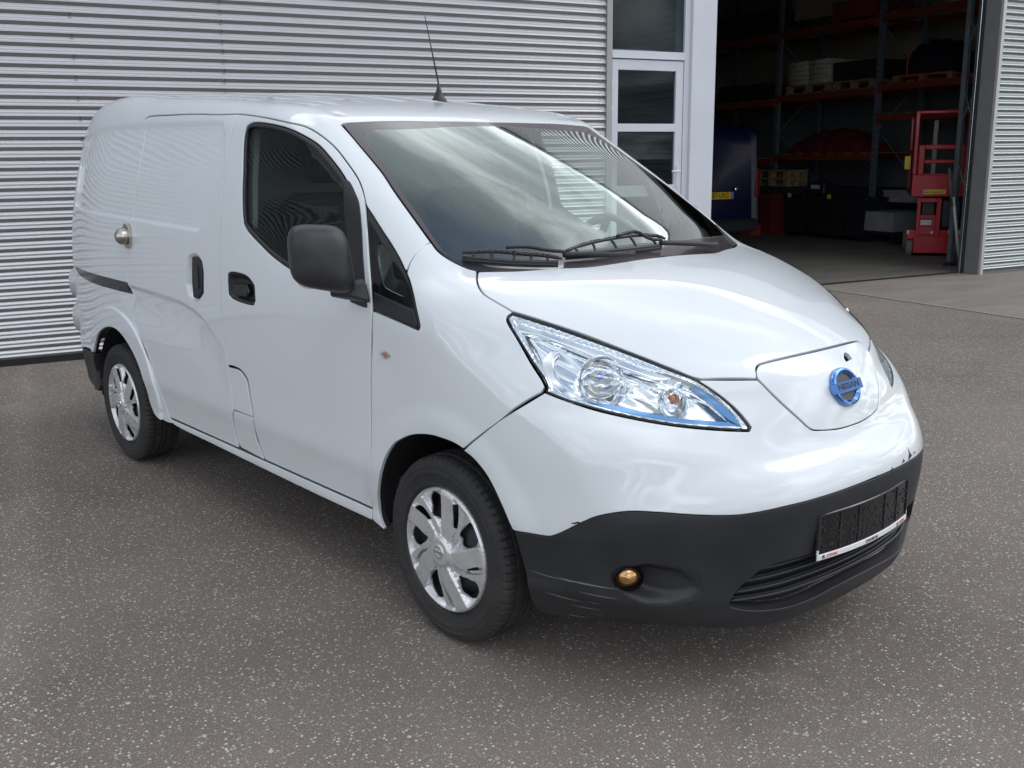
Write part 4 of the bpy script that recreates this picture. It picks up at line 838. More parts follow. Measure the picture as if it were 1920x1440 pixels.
def make_wheel(par,x,s,rot):
    wh=empty('wheel',(x,0,.308));wh.parent=par
    y0=-.7805*s
    # tyre with sipes
    n=216;prof=[(.215,.088),(.235,.092),(.250,.0932),(.253,.0945),(.256,.0934),(.270,.0925),(.272,.0936),(.275,.0920),(.284,.089),(.297,.081),(.3035,.070),(.3045,.048),(.298,.046),(.298,.042),(.3065,.040),(.3075,.015),(.300,.013),(.300,.009),(.308,.007),(.308,-.007),(.300,-.009),(.300,-.013),(.3075,-.015),(.3065,-.040),(.298,-.042),(.298,-.046),(.3045,-.048),(.3035,-.070),(.297,-.081),(.284,-.089),(.262,-.0935),(.235,-.092),(.215,-.088)]
    V=[]
    for i in range(n):
        a=2*math.pi*(i+(.32 if i%3==0 else (-.32 if i%3==2 else 0)))/n;d=.0055 if i%3==1 else 0
        for k,(r,h) in enumerate(prof):
            rr_=r-(d if (9<=k<=11 or 26<=k<=28) else (d*.7 if i%6 in (1,) and 14<=k<=23 and r>.302 else 0));V.append((rr_*math.cos(a),-h*s+y0,rr_*math.sin(a)))
    k=len(prof);mb=MB();mb.add(V,[(i*k+j,i*k+j+1,((i+1)%n)*k+j+1,((i+1)%n)*k+j) for i in range(n) for j in range(k-1)])
    mb.build('tyre',M['rubber'],wh,smooth=True,sharp=24)
    yf=y0-.0935*s                                           # plane of the outer face
    mb=MB();mb.lathe([(.222,.006*s),(.217,.004*s),(.205,.016*s),(.195,.05*s),(.16,.055*s),(.12,.03*s),(.06,.03*s),(.0001,.03*s)],(0,yf,0),'y',64);mb.build('steel_rim',M['steel'],wh,smooth=True,sharp=40)
    # bolt heads seen through the cap
    mb=MB()
    for j in range(4):
        a=math.radians(45+90*j);mb.lathe([(.011,.03*s),(.011,.014*s),(.0001,.013*s)],(.055*math.cos(a),yf,.055*math.sin(a)),'y',6)
    c_,s_=math.cos(math.radians(rot)),math.sin(math.radians(rot))
    X=CV[:,0]*c_-CV[:,1]*s_;Z=CV[:,0]*s_+CV[:,1]*c_
    V=np.stack([X,yf-(CHh+.000)*s,Z],1);V2=V+[0,.004*s,0];n0=len(V)
    Fc=CF.tolist();Fc2=[[a+n0 for a in f][::-1] for f in Fc];side=[];off=0;
    for l in CL:
        ix=[int(np.argmin(((CV-q)**2).sum(1))) for q in l];m_=len(ix);side+=[[ix[j],ix[(j+1)%m_],ix[(j+1)%m_]+n0,ix[j]+n0] for j in range(m_)]
    mb=MB();mb.add(np.concatenate([V,V2]),Fc+Fc2+side);cp=mb.build('hub_cap',M['silver'],wh,smooth=True,sharp=52)
    # centre emblem
    mb=MB();mb.lathe([(.0001,-.0175*s),(.018,-.0172*s),(.026,-.0165*s),(.028,-.0150*s)],(0,yf,0),'y',28);em=mb.build('cap_emblem',M['silver'],wh,smooth=True)
    mb=MB();k_=28;V=[]
    for t in np.linspace(0,2*math.pi,k_,endpoint=False):
        for rr_,h in ((.023,-.017),(.0225,-.0195),(.0175,-.0195),(.017,-.017)): V.append((rr_*math.cos(t),yf+h*s,rr_*.9*math.sin(t)))
    mb.add(V,[(i*4+j,i*4+j+1,((i+1)%k_)*4+j+1,((i+1)%k_)*4+j) for i in range(k_) for j in range(3)]);mb.box(-.0255,.0255,yf-.0205*s,yf-.017*s,-.0045,.0045);mb.build('emblem_ring',M['chrome'],wh,sharp=30,smooth=True)
    return wh
make_wheel(van,0,1,0);make_wheel(van,-2.725,1,34);make_wheel(van,0,-1,20);make_wheel(van,-2.725,-1,50)
# --- exterior mirror
def make_mirror(s):
    mr=empty('wing_mirror',(0,0,0));mr.parent=van
    nx,ny=20,26;V=[]
    c=np.array([-.408,-1.018,1.213]);A_=np.array([.080,.180,0]);A_/=np.linalg.norm(A_)      # inward along the housing
    B_=np.array([0,0,1.]);C_=np.cross(A_,B_);C_/=np.linalg.norm(C_)
    if C_[0]<0:C_=-C_
    hw,hh,dp=.100,.112,.075
    def se(u,v,p=4.2): return (abs(u)**p+abs(v)**p)**(1/p)
    rings=[(0,.055),(.35,.054),(.6,.049),(.78,.040),(.90,.026),(.97,.008),(1.0,-.012),(.99,-.035),(.93,-.045),(.86,-.045),(.85,-.030)]
    n=56
    for k,(q_,h) in enumerate(rings):
        for t in np.linspace(0,2*math.pi,n,endpoint=False):
            u,v=math.cos(t),math.sin(t);m_=se(u,v);u,v=u/m_*q_,v/m_*q_
            w_=hw*(1-.07*v)*(1);z_=hh*v-.010*u*(1 if v<0 else .5)+( -.012*abs(min(v,0))*(1-u)*-1 if v<0 else 0)
            p3=c+A_*(w_*u+ .010*v*-1)+B_*z_+C_*(h-.012*u*u);V.append(p3)
    mb=MB();mb.add(V,[(k*n+j,k*n+(j+1)%n,(k+1)*n+(j+1)%n,(k+1)*n+j) for k in range(len(rings)-1) for j in range(n)])
    hs=mb.build('mirror_housing',M['plastic2'],mr,smooth=True,sharp=50)
    V=[];
    for t in np.linspace(0,2*math.pi,n,endpoint=False):
        u,v=math.cos(t),math.sin(t);m_=se(u,v);u,v=u/m_*.85,v/m_*.85;V.append(c+A_*(hw*u)+B_*hh*v-C_*.034)
    mb=MB();mb.add(V,[tuple(range(n))]);mb.build('mirror_glass',M['chrome'],mr)
    mb=MB();mb.add([(-.46,-.960,1.092),(-.385,-.925,1.088),(-.345,-.880,1.070),(-.37,-.868,1.062),(-.46,-.90,1.070),(-.48,-.95,1.080),
                    (-.46,-.960,1.118),(-.40,-.930,1.120),(-.365,-.880,1.130),(-.40,-.868,1.145),(-.46,-.90,1.13),(-.48,-.95,1.112)],[(0,1,2,3,4,5),(6,7,8,9,10,11)]+[(i,(i+1)%6,(i+1)%6+6,i+6) for i in range(6)])
    arm=mb.build('mirror_arm',M['plastic2'],mr)
    bv=arm.modifiers.new('b','BEVEL');bv.width=.008;bv.segments=3
    return mr
mm=make_mirror(1)
mm2=empty('wing_mirror');mm2.parent=van            # the far mirror is folded back against its door
for c in list(mm.children): mirror_y(c,mm2)
mm2.matrix_local=Matrix.Translation((-.30,.885,0))@Matrix.Rotation(math.radians(62),4,'Z')@Matrix.Translation((.30,-.885,0))
# --- wipers
def lifted(L_,h,ch='z'):
    S=from_chart(to_chart(np.array(L_,float),ch),ch);return (S+normal(S)*h)
def wiper(blade,low_,arm,base,piv):
    wp=empty('wiper',(0,0,0));wp.parent=van
    b=curve3(lifted(blade,.030),.02);MB().tube(b.tolist(),[.004]+[.0062]*(len(b)-2)+[.004],8).build('wiper_bow',M['trim'],wp,smooth=True)
    l=curve3(lifted(low_,.010),.02);MB().tube(l.tolist(),.006,6).tube((l+np.array([0,0,.008])).tolist(),.006,6).tube((l-np.array([0,0,.006])).tolist(),.003,6).build('wiper_rubber',M['trim'],wp,smooth=True)
    mb=MB();nb_=len(b);nl=len(l)
    for t in (.12,.32,.5,.68,.88):
        p=b[int(t*(nb_-1))];q=l[min(range(nl),key=lambda i:np.linalg.norm(l[i]-p))];mb.tube([p,(p+q)/2+[0,0,.004],q],[.004,.005,.004],6)
    for t in np.linspace(.2,.85,14):
        p=b[int(t*(nb_-1))];mb.box(p[0]-.004,p[0]+.004,p[1]-.007,p[1]+.007,p[2]-.001,p[2]+.007,.001)
    mb.build('wiper_yoke',M['trim'],wp,kind='stuff')
    a=curve3(lifted(arm,.038),.02);MB().tube(a.tolist(),.0058,8).build('wiper_arm',M['plastic'],wp,smooth=True)
    c=curve3(lifted(base,.026),.03);MB().tube(c.tolist(),[.009]*(len(c)-1)+[.014],8).build('wiper_base',M['plastic'],wp,smooth=True)
wiper([(-.117,-.680,1.2),(-.093,-.63,1.2),(-.068,-.578,1.2),(-.025,-.519,1.2),(.02,-.457,1.2),(.056,-.426,1.2),(.070,-.420,1.2)],[(-.108,-.684,1.2),(-.060,-.620,1.2),(0,-.54,1.2),(.066,-.430,1.2)],
      [(-.063,-.545,1.2),(-.05,-.511,1.2),(-.03,-.471,1.2),(.007,-.432,1.2),(.043,-.385,1.2)],[(.04,-.385,1.2),(.072,-.303,1.2),(.112,-.218,1.2),(.135,-.150,1.2)],None)
wiper([(.030,-.368,1.2),(.022,-.318,1.2),(.018,-.25,1.2),(.018,-.185,1.2),(.018,-.109,1.2),(.018,-.033,1.2),(.024,.043,1.2),(.030,.081,1.2),(.052,.1,1.2)],[(.034,-.365,1.2),(.054,-.284,1.2),(.07,-.17,1.2),(.078,-.042,1.2),(.076,.06,1.2)],
      [(.020,-.119,1.2),(.010,-.063,1.2),(.006,-.019,1.2),(.017,-.002,1.2),(.040,.001,1.2),(.064,.014,1.2),(.070,.056,1.2)],[(.070,.056,1.2),(.078,.133,1.2),(.092,.247,1.2),(.105,.33,1.2)],None)
# --- aerial, lock, tail lamps
sa=lifted([(-1.33,.17,1.7)],0)[0]
an=empty('roof_aerial',tuple(sa));an.parent=van
MB().lathe([(.0001,.075),(.006,.07),(.012,.045),(.026,.015),(.036,0),(.036,-.006)],(0,0,0),'z',20).build('aerial_foot',M['trim'],an,smooth=True,sharp=50)
MB().tube([(0,0,.07),(-.075,-.01,.37)],[.0042,.0018],8).build('aerial_mast',M['trim'],an,smooth=True)
lk=empty('door_lock',(-2.437,-.872,1.178));lk.parent=slide
MB().prism([(.052,0),(.040,.045),(.012,.062),(-.012,.060),(-.030,.040),(-.040,0),(-.030,-.040),(-.008,-.056),(.018,-.056),(.042,-.035)],-.012,.004,'y').build('lock_plate',M['satin'],lk)
MB().lathe([(.0001,-.048),(.018,-.046),(.032,-.036),(.040,-.018),(.041,0)],(-.012,-.008,0),'y',36).build('lock_dome',M['satin'],lk,smooth=True,sharp=60)
for s in (1,-1):
    for z0 in (.86,.665):
        mb=MB();V=[];
        mb.lathe([(.0001,.026),(.02,.024),(.045,.016),(.06,.004),(.066,-.02),(.066,-.05)],(0,0,0),'z',28)
        o=mb.build('tail_lamp',mat('tail_lens',(.42,.42,.44),.15,coat=1) if z0>.8 and s==1 else D.materials['tail_lens'],van,smooth=True,sharp=60)
        dv=Vector((-.86,-.5*s,0));o.data.transform(frame((-3.462,-.775*s,z0),dv.cross((0,0,1)),(0,0,1))@Matrix.Diagonal((.7,1.25,1,1)))
# the other flank
for o in (slide,fender,q,D.objects['pillar_cover'],D.objects['pillar_foot'],D.objects['sill'],door,lamp):
    c=mirror_y(o,van)
    for ch in list(o.children):
        if ch.type!='MESH' or ch.name.startswith('door_lock'):continue
        if ch.name.startswith('window_glass'): g=mirror_y(ch,c);g.data.materials[0]=M['glassfar']
        else: g=mirror_y(ch,c)
# scratches on the lower bumper
SCR=mat('scuff_grey',(.16,.17,.18),.7)
rr=random.Random(11)
for k in range(16):
    th0=rr.uniform(-66,-52);z0=rr.choice([.30,.27,.33,.24,.36,.22]);ln=rr.uniform(1.5,9);h=rr.uniform(.0006,.0016)
    q3=[(math.cos(math.radians(t)),math.sin(math.radians(t)),z_) for t,z_ in ((th0,z0),(th0+ln*.5,z0+h-.004),(th0+ln,z0-.006),(th0+ln*.5,z0-h-.004))]
    panel('scuff_mark',q3,'cz',[SCR,SCR],lowb,grid=.02,gap=0,r=.0002,lift=.0004,depth=.0005,step=.02)
# ------------------------------------------------------------------ ground
O_=np.array([-5.3832,1.3080,0]);E_ax=np.array([.2361,.9717,0]);N_ax=np.array([.9717,-.2361,0]);RZ=math.atan2(.9717,.2361)
def FP(s,d,z=0):
    """facade frame: s along the wall, d = depth into the building"""
    p=E_ax*s+N_ax*(-5.54-d);return (float(p[0]),float(p[1]),z)
def asphalt():
    m=D.materials.new('asphalt');m.use_nodes=True;t=m.node_tree;b=t.nodes['Principled BSDF'];l=t.links.new;n=t.nodes.new
    b.inputs['Roughness'].default_value=.86;b.inputs['Specular IOR Level'].default_value=.35
    tc=n('ShaderNodeTexCoord')
    def vor(sc,thr,soft,rnd=1.0):
        v=n('ShaderNodeTexVoronoi');v.inputs['Scale'].default_value=sc;v.inputs['Randomness'].default_value=rnd;l(wp.outputs[0],v.inputs['Vector'])
        return v
    # slight warp so the chips are angular and uneven
    nz=n('ShaderNodeTexNoise');nz.inputs['Scale'].default_value=160;nz.inputs['Detail'].default_value=2;l(tc.outputs['Object'],nz.inputs[0])
    wp=n('ShaderNodeVectorMath');wp.operation='MULTIPLY_ADD';l(nz.outputs['Color'],wp.inputs[0]);wp.inputs[1].default_value=(.0022,.0022,0);l(tc.outputs['Object'],wp.inputs[2])
    big=n('ShaderNodeTexNoise');big.inputs['Scale'].default_value=.55;big.inputs['Detail'].default_value=7;big.inputs['Roughness'].default_value=.62;l(tc.outputs['Object'],big.inputs[0])
    mid=n('ShaderNodeTexNoise');mid.inputs['Scale'].default_value=9;mid.inputs['Detail'].default_value=5;l(tc.outputs['Object'],mid.inputs[0])
    def layer(sc,lo,hi,edge0,edge1):
        v=vor(sc,0,0);sp=n('ShaderNodeSeparateColor');l(v.outputs['Color'],sp.inputs[0])
        pick=n('ShaderNodeMapRange');pick.inputs[1].default_value=lo;pick.inputs[2].default_value=hi;l(sp.outputs[0],pick.inputs[0])
        sh=n('ShaderNodeMapRange');sh.inputs[1].default_value=edge1;sh.inputs[2].default_value=edge0;l(v.outputs['Distance'],sh.inputs[0])
        k=n('ShaderNodeMath');k.operation='MULTIPLY';l(pick.outputs[0],k.inputs[0]);l(sh.outputs[0],k.inputs[1]);return k,sp
    A,spA=layer(88,.60,.70,.30,.38)       # pale chips about 8 mm
    B_,spB=layer(200,.45,.90,.34,.52)      # fine pale grit
    Cc,spC=layer(42,.962,.985,.26,.36)    # a few big pebbles
    base=n('ShaderNodeValToRGB');l(big.outputs[0],base.inputs[0]);c=base.color_ramp
    c.elements[0].position=.32;c.elements[0].color=(.156,.130,.112,1);c.elements[1].position=.68;c.elements[1].color=(.250,.212,.186,1)
    g=n('ShaderNodeTexNoise');g.inputs['Scale'].default_value=330;g.inputs['Detail'].default_value=3;l(tc.outputs['Object'],g.inputs[0])
    gm=n('ShaderNodeMapRange');gm.inputs[1].default_value=.3;gm.inputs[2].default_value=.7;gm.inputs[3].default_value=.30;gm.inputs[4].default_value=1.75;l(g.outputs[0],gm.inputs[0])
    mu=n('ShaderNodeVectorMath');mu.operation='SCALE';l(base.outputs[0],mu.inputs[0]);l(gm.outputs[0],mu.inputs[3])
    def over(prev,fac,col,rand):
        hs=n('ShaderNodeMix');hs.data_type='RGBA';hs.inputs[6].default_value=(*[x*.38 for x in col],1);hs.inputs[7].default_value=(*col,1);l(rand,hs.inputs[0])
        m_=n('ShaderNodeMix');m_.data_type='RGBA';l(fac,m_.inputs[0]);l(prev,m_.inputs[6]);l(hs.outputs[2],m_.inputs[7]);return m_.outputs[2]
    x=over(mu.outputs[0],B_.outputs[0],(.52,.485,.45),spB.outputs[1])
    x=over(x,A.outputs[0],(.86,.83,.77),spA.outputs[1])
    x=over(x,Cc.outputs[0],(.74,.68,.56),spC.outputs[1])
    # worn lighter track and a few oily dark stains
    sx=n('ShaderNodeSeparateXYZ');l(tc.outputs['Object'],sx.inputs[0])
    ln=n('ShaderNodeMath');ln.operation='MULTIPLY_ADD';l(sx.outputs[0],ln.inputs[0]);ln.inputs[1].default_value=.30;l(sx.outputs[1],ln.inputs[2])
    wv=n('ShaderNodeTexNoise');wv.inputs['Scale'].default_value=1.3;wv.inputs['Detail'].default_value=6;l(tc.outputs['Object'],wv.inputs[0])
    l2=n('ShaderNodeMath');l2.operation='MULTIPLY_ADD';l(wv.outputs[0],l2.inputs[0]);l2.inputs[1].default_value=.35;l(ln.outputs[0],l2.inputs[2])
    ab=n('ShaderNodeMath');ab.operation='ADD';l(l2.outputs[0],ab.inputs[0]);ab.inputs[1].default_value=2.05;a2=n('ShaderNodeMath');a2.operation='ABSOLUTE';l(ab.outputs[0],a2.inputs[0])
    tk=n('ShaderNodeMapRange');tk.inputs[1].default_value=.0;tk.inputs[2].default_value=.13;tk.inputs[3].default_value=1.16;tk.inputs[4].default_value=1.0;l(a2.outputs[0],tk.inputs[0])
    st=n('ShaderNodeTexNoise');st.inputs['Scale'].default_value=.9;st.inputs['Detail'].default_value=5;st.inputs['Roughness'].default_value=.7;mp=n('ShaderNodeMapping');mp.inputs['Location'].default_value=(7,3,0);l(tc.outputs['Object'],mp.inputs[0]);l(mp.outputs[0],st.inputs[0])
    sm_=n('ShaderNodeMapRange');sm_.inputs[1].default_value=.60;sm_.inputs[2].default_value=.74;sm_.inputs[3].default_value=1.0;sm_.inputs[4].default_value=.66;l(st.outputs[0],sm_.inputs[0])
    pr_=n('ShaderNodeMath');pr_.operation='MULTIPLY';l(tk.outputs[0],pr_.inputs[0]);l(sm_.outputs[0],pr_.inputs[1])
    fx=n('ShaderNodeVectorMath');fx.operation='SCALE';l(x,fx.inputs[0]);l(pr_.outputs[0],fx.inputs[3]);x=fx.outputs[0]
    l(x,b.inputs['Base Color'])
    hsum=n('ShaderNodeMath');hsum.operation='MULTIPLY_ADD';l(A.outputs[0],hsum.inputs[0]);hsum.inputs[1].default_value=.8;l(g.outputs[0],hsum.inputs[2])
    h2=n('ShaderNodeMath');h2.operation='MULTIPLY_ADD';l(mid.outputs[0],h2.inputs[0]);h2.inputs[1].default_value=1.2;l(hsum.outputs[0],h2.inputs[2])
    bp=n('ShaderNodeBump');bp.inputs['Distance'].default_value=.006;bp.inputs['Strength'].default_value=.9;l(h2.outputs[0],bp.inputs['Height']);l(bp.outputs[0],b.inputs['Normal'])
    return m
ground=mk('ground',[(-300,-300,0),(300,-300,0),(300,300,0),(-300,300,0)],[(0,1,2,3)],asphalt(),kind='structure')
def concrete(name,c0,c1,sc=1.0):
    m=mat(name,c0,.8,vary=0);t=m.node_tree;b=t.nodes['Principled BSDF'];n=t.nodes.new;l=t.links.new
    tc=n('ShaderNodeTexCoord');mp=n('ShaderNodeMapping');mp.inputs['Scale'].default_value=(1,3.2,1);l(tc.outputs['Object'],mp.inputs[0])
    a=n('ShaderNodeTexNoise');a.inputs['Scale'].default_value=1.1*sc;a.inputs['Detail'].default_value=9;a.inputs['Roughness'].default_value=.68;l(mp.outputs[0],a.inputs[0])
    f=n('ShaderNodeTexNoise');f.inputs['Scale'].default_value=120;f.inputs['Detail'].default_value=4;l(tc.outputs['Object'],f.inputs[0])
    s=n('ShaderNodeMath');s.operation='MULTIPLY_ADD';l(f.outputs[0],s.inputs[0]);s.inputs[1].default_value=.35;l(a.outputs[0],s.inputs[2])
    r=n('ShaderNodeValToRGB');l(s.outputs[0],r.inputs[0]);r.color_ramp.elements[0].position=.48;r.color_ramp.elements[0].color=(*c0,1);r.color_ramp.elements[1].position=.86;r.color_ramp.elements[1].color=(*c1,1);l(r.outputs[0],b.inputs['Base Color'])
    bp=n('ShaderNodeBump');bp.inputs['Distance'].default_value=.002;l(s.outputs[0],bp.inputs['Height']);l(bp.outputs[0],b.inputs['Normal']);return m
M['conc']=concrete('yard_concrete',(.20,.172,.15),(.30,.262,.23))
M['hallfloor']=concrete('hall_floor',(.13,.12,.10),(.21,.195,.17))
def fobj(mb,name,m,par=None,s=0,d=0,z=0,**k):
    """mesh given in the facade frame, relative to (s,d,z)"""
    return mb.build(name,m,par,**({} if par is not None else dict(loc=FP(s,d,z),rz=RZ)),**k)
def fempty(name,s,d,z=0,rz=0,**k): return empty(name,FP(s,d,z),RZ+rz,**k)
# local frame of these objects: x along the wall, y INTO the building
mb=MB();mb.box(6.45,22,-9,.30,-.05,.006);fobj(mb,'yard_slab',M['conc'],kind='structure')
mb=MB();mb.box(6.40,6.45,-9,-.02,-.05,.010);fobj(mb,'slab_edging',mat('edging_concrete',(.30,.28,.24),.8,vary=.2,vscale=20),kind='structure')
mb=MB();mb.box(4.0,14.,.30,17,-.05,.008);fobj(mb,'hall_floor',M['hallfloor'],kind='structure')
mb=MB();mb.box(4.74,8.96,.26,.34,-.05,.011);fobj(mb,'door_threshold',mat('threshold_steel',(.035,.032,.03),.5,metal=.5,vary=.3,vscale=20),kind='structure')
# a soft patch of old repair in the asphalt
# ------------------------------------------------------------------ corrugated facade
M['alu']=mat('silver_cladding',(.47,.47,.495),.38,metal=.92,vary=.02,vscale=2,rvary=.02)
M['alu2']=mat('grey_cladding',(.31,.34,.345),.36,metal=.8,vary=.04,vscale=3)
M['frame']=mat('white_aluminium',(.60,.62,.68),.42,vary=.03,vscale=4)
M['flash']=mat('flashing_grey',(.36,.355,.365),.45,vary=.05)
RP=.0746
PRF=[(0,0),(.002,.0008),(.0250,.0185),(.0275,.0202),(.0300,.0198),(.0400,.0118),(.0425,.0106),(.0550,.0108),(.0585,.0100),(.0722,.0008)]
def sheet(s0,s1,z0,n,name='cladding_sheet',m=None,par=None,yo=0,lap=0,flip=False):
    V=[];pts=[]
    for k in range(n):
        for z,y in PRF: pts.append((z0+k*RP+z,y))
    pts.append((z0+n*RP,0))
    V=[(s,-(y+yo+.004),z) for s in (s0,s1) for z,y in pts]+[(s,.0-yo,z) for s in (s0,s1) for z in (pts[0][0],pts[-1][0])]
    q=len(pts);Fc=[(i,q+i,q+i+1,i+1) for i in range(q-1)]
    return mk(name,V,Fc,m or M['alu'],par)
def screws(L_,par,name='screw'):
    me=None
    for s,z in L_:
        if me is None:
            mb=MB();mb.lathe([(.0001,-.006),(.005,-.0058),(.0075,-.003),(.0095,-.0005),(.0095,0)],(0,0,0),'y',8);o=mb.build(name,M['screw'],par);me=o.data
        else: o=D.objects.new(name,me);COL.objects.link(o);o.parent=par
        o.location=(s,-.0235,z)
M['screw']=mat('screw_head',(.10,.10,.11),.4,metal=.6)
H_=6.2
wall=fempty('corrugated_wall',0,0,0,label='silver corrugated metal wall filling the background behind and left of the van',cat='wall')
Z0=.045
rows=[14,14,14,14,14,13]
z=Z0
for r_,n_ in enumerate(rows):
    for a,b in ((-13.,-6.1),(-6.1,-.093),(-.096,3.43)):
        sheet(a,b,z,n_,par=wall,yo=.0006*(r_%2)+(.0012 if a==-6.1 else 0))
    z+=n_*RP
L_=[]
k=0
zc=Z0+.021
while zc<3.4:
    L_.append((-.18,zc));L_.append((3.395,zc))
    if k%2==0: L_.append((-1.285+ (0),zc))
    if k%2==0: L_.append((-3.4,zc))
    zc+=RP;k+=1
screws(L_,wall)
mb=MB();mb.box(3.432,3.492,-.030,.05,0,H_);fobj(mb,'end_flashing',M['flash'],wall)
mb=MB();mb.box(-13,4.36,.0,.14,.02,H_);mb.build('wall_core',M['gapdark'],wall) if False else None
MB().box(-13,3.43,.004,.14,.0,H_).build('wall_core',M['flash'],wall)
MB().box(-13.1,3.49,-.05,.20,H_,H_+.09,.01).build('eaves_trim',M['flash'],wall)
MB().box(-13,3.43,-.012,.004,0,.047).build('base_trim',M['gapdark'],wall)
# upper wall above door bay and hall opening
up=fempty('upper_wall',0,0,0,label='corrugated metal wall panel above the glazed door and hall opening',cat='wall')
HZ=4.35
nn_=int((H_-HZ)/RP)
sheet(3.49,9.0,HZ+.02,nn_,par=up);MB().box(3.49,9.0,.004,.14,HZ,H_).build('wall_core',M['flash'],up)
MB().box(3.49,9.0,-.05,.20,H_,H_+.09,.01).build('eaves_trim',M['flash'],up);MB().box(3.49,9.0,-.03,.2,HZ-.03,HZ+.02).build('lintel',M['flash'],up)
# right hand wall
rw=fempty('corrugated_wall',9.0,0,0,label='grey corrugated metal wall to the right of the hall opening',cat='wall')
z=.045
for r_,n_ in enumerate(rows):
    sheet(.055,7,z,n_,par=rw,m=M['alu2'],yo=.0006*(r_%2));z+=n_*RP
MB().box(0,.055,-.034,.004,0,H_,.003).build('corner_flashing',mat('flashing_light',(.50,.50,.50),.4,metal=.3),rw)
MB().box(.0,7,.004,.205,0,H_).build('wall_core',mat('jamb_grey',(.17,.17,.172),.55,vary=.08),rw)
MB().box(-.004,.0,.002,.205,0,HZ).build('jamb_lining',D.materials['jamb_grey'],rw)
MB().box(-.1,7,-.05,.20,H_,H_+.09,.01).build('eaves_trim',M['flash'],rw)
MB().box(-.035,.0,.205,.245,0,HZ).build('door_seal',M['gapdark'],rw)
# ------------------------------------------------------------------ door bay
bay=fempty('glazed_door',3.492,0,0,label='white aluminium door with three glass panes under a tall fixed window',cat='door')
W_=.875
def rail(x0,x1,z0,z1,name='frame_rail',y0=-.010,y1=.06,par=bay,m=None): return MB().box(x0,x1,y0,y1,z0,z1,.002).build(name,m or M['frame'],par)
M['pane']=glass('door_pane',(.55,.62,.66),.3)
rail(0,.012,0,HZ,'frame_post');rail(W_-.006,W_+.060,0,HZ,'frame_post')
rail(.012,W_-.006,2.452,2.515,'transom')
rail(.012,W_-.006,HZ-.1,HZ,'frame_head')
rail(.012,W_-.006,2.440,2.452,'transom_drip',y0=-.020)
mb=MB()
mb.box(.018,.086,-.004,.045,.02,2.432,.002);mb.box(W_-.100,W_-.012,-.004,.045,.02,2.432,.002)
leaf=mb.build('door_leaf',M['frame'],bay)
# rails of the leaf: butt between stiles
zs=[.02,.28,1.13,1.22,1.752,1.828,2.334,2.432]
for a,b in ((.02,.30),(1.12,1.23),(1.752,1.828),(2.334,2.432)): rail(.086,W_-.100,a,b,'leaf_rail',y0=-.0038,y1=.045,par=leaf)
def pane(x0,x1,z0,z1,par,y=.03): return MB().box(x0,x1,y,y+.006,z0,z1).build('window_pane',M['pane'],par)
pane(.086,W_-.1,1.828,2.334,leaf,.02);pane(.086,W_-.1,1.23,1.752,leaf,.02);pane(.086,W_-.1,.30,1.12,leaf,.02)
pane(.012,W_-.006,2.515,HZ-.1,bay,.02)
for zz_ in (2.16,1.92,.45):
    mb=MB();mb.lathe([(.0001,0),(.008,0),(.008,.075),(.0001,.075)],(.004,-.016,zz_),'z',10);mb.box(.004,.024,-.020,-.004,zz_+.03,zz_+.066,.001);mb.build('hinge',mat('hinge_alu',(.62,.64,.68),.3,metal=.6) if 'hinge_alu' not in D.materials else D.materials['hinge_alu'],bay,smooth=True,sharp=40)
mb=MB();mb.box(W_-.078,W_-.040,-.012,-.004,1.20,1.42,.002);mb.tube([(W_-.058,-.012,1.36),(W_-.058,-.055,1.36),(W_-.17,-.058,1.36)],.009,8);mb.build('door_handle',D.materials['hinge_alu'],leaf)
MB().box(.012,.55,.028,.05,2.515,2.530).build('window_ledge',mat('ledge_pvc',(.5,.55,.56),.5),bay)
col=fempty('facade_column',4.427,0,0,label='smooth pale grey column between the glazed door and the dark hall opening',cat='column')
MB().box(0,.298,-.045,.24,0,HZ-.03,.003).build('column_casing',M['frame'],col)
MB().box(0,.010,-.0475,-.045,0,HZ-.03).build('column_bead',M['frame'],col)
# corrugated inner wall seen through the panes, and the room behind
iw=fempty('inner_partition',4.50,.30,0,label='dark corrugated partition seen through the panes of the glazed door',cat='partition')
M['dkclad']=mat('dark_cladding',(.30,.33,.36),.5,metal=.0)
V=[];pts=[];
for k in range(58):
    for z_,y_ in PRF: pts.append((k*RP+z_,y_))
qn=len(pts);V=[(-(y_),d_,z_) for d_ in (0,6.) for z_,y_ in pts];mk('cladding_sheet',V,[(i,i+1,qn+i+1,qn+i) for i in range(qn-1)],M['dkclad'],iw)
mb=MB();mb.box(-5.,-.02,6.0,6.1,0,HZ);mb.box(-5,-4.9,0,6,0,HZ);mb.box(-5,0,0,6,HZ-.02,HZ);mb.box(-5,.0,0,6,-.04,.005);mb.build('room_shell',M['dkclad'],iw)

# ------------------------------------------------------------------ hall interior
hall=fempty('storage_hall',0,0,0,label='dark interior of the storage hall behind the wide opening',cat='hall')
M['hwall']=mat('hall_wall_blue',(.16,.18,.21),.6,vary=.1,vscale=2)
M['hwall2']=mat('hall_wall_cream',(.36,.33,.26),.6,vary=.1,vscale=2)
M['hroof']=mat('hall_roof',(.10,.10,.11),.8)
S0,S1,D1,HH=4.52,13.4,17.,6.0
MB().box(S1,S1+.1,.25,D1,0,2.9).build('side_wall',M['hwall'],hall)
MB().box(S1,S1+.1,.25,D1,2.9,HH).build('upper_side_wall',M['hwall2'],hall)
MB().box(S0-.012,S1+.1,D1,D1+.1,0,HH).build('back_wall',M['hwall'],hall)
MB().box(S0,S0+.03,.30,D1,0,HH).build('partition_wall',M['hwall'],hall)
MB().box(S0,S1,.2,D1,HH,HH+.1).build('ceiling',M['hroof'],hall)
for k in range(5): MB().box(S0+.03,S1,2.5+k*3.2,2.62+k*3.2,HH-.32,HH-.02).build('roof_beam',M['hroof'],hall)
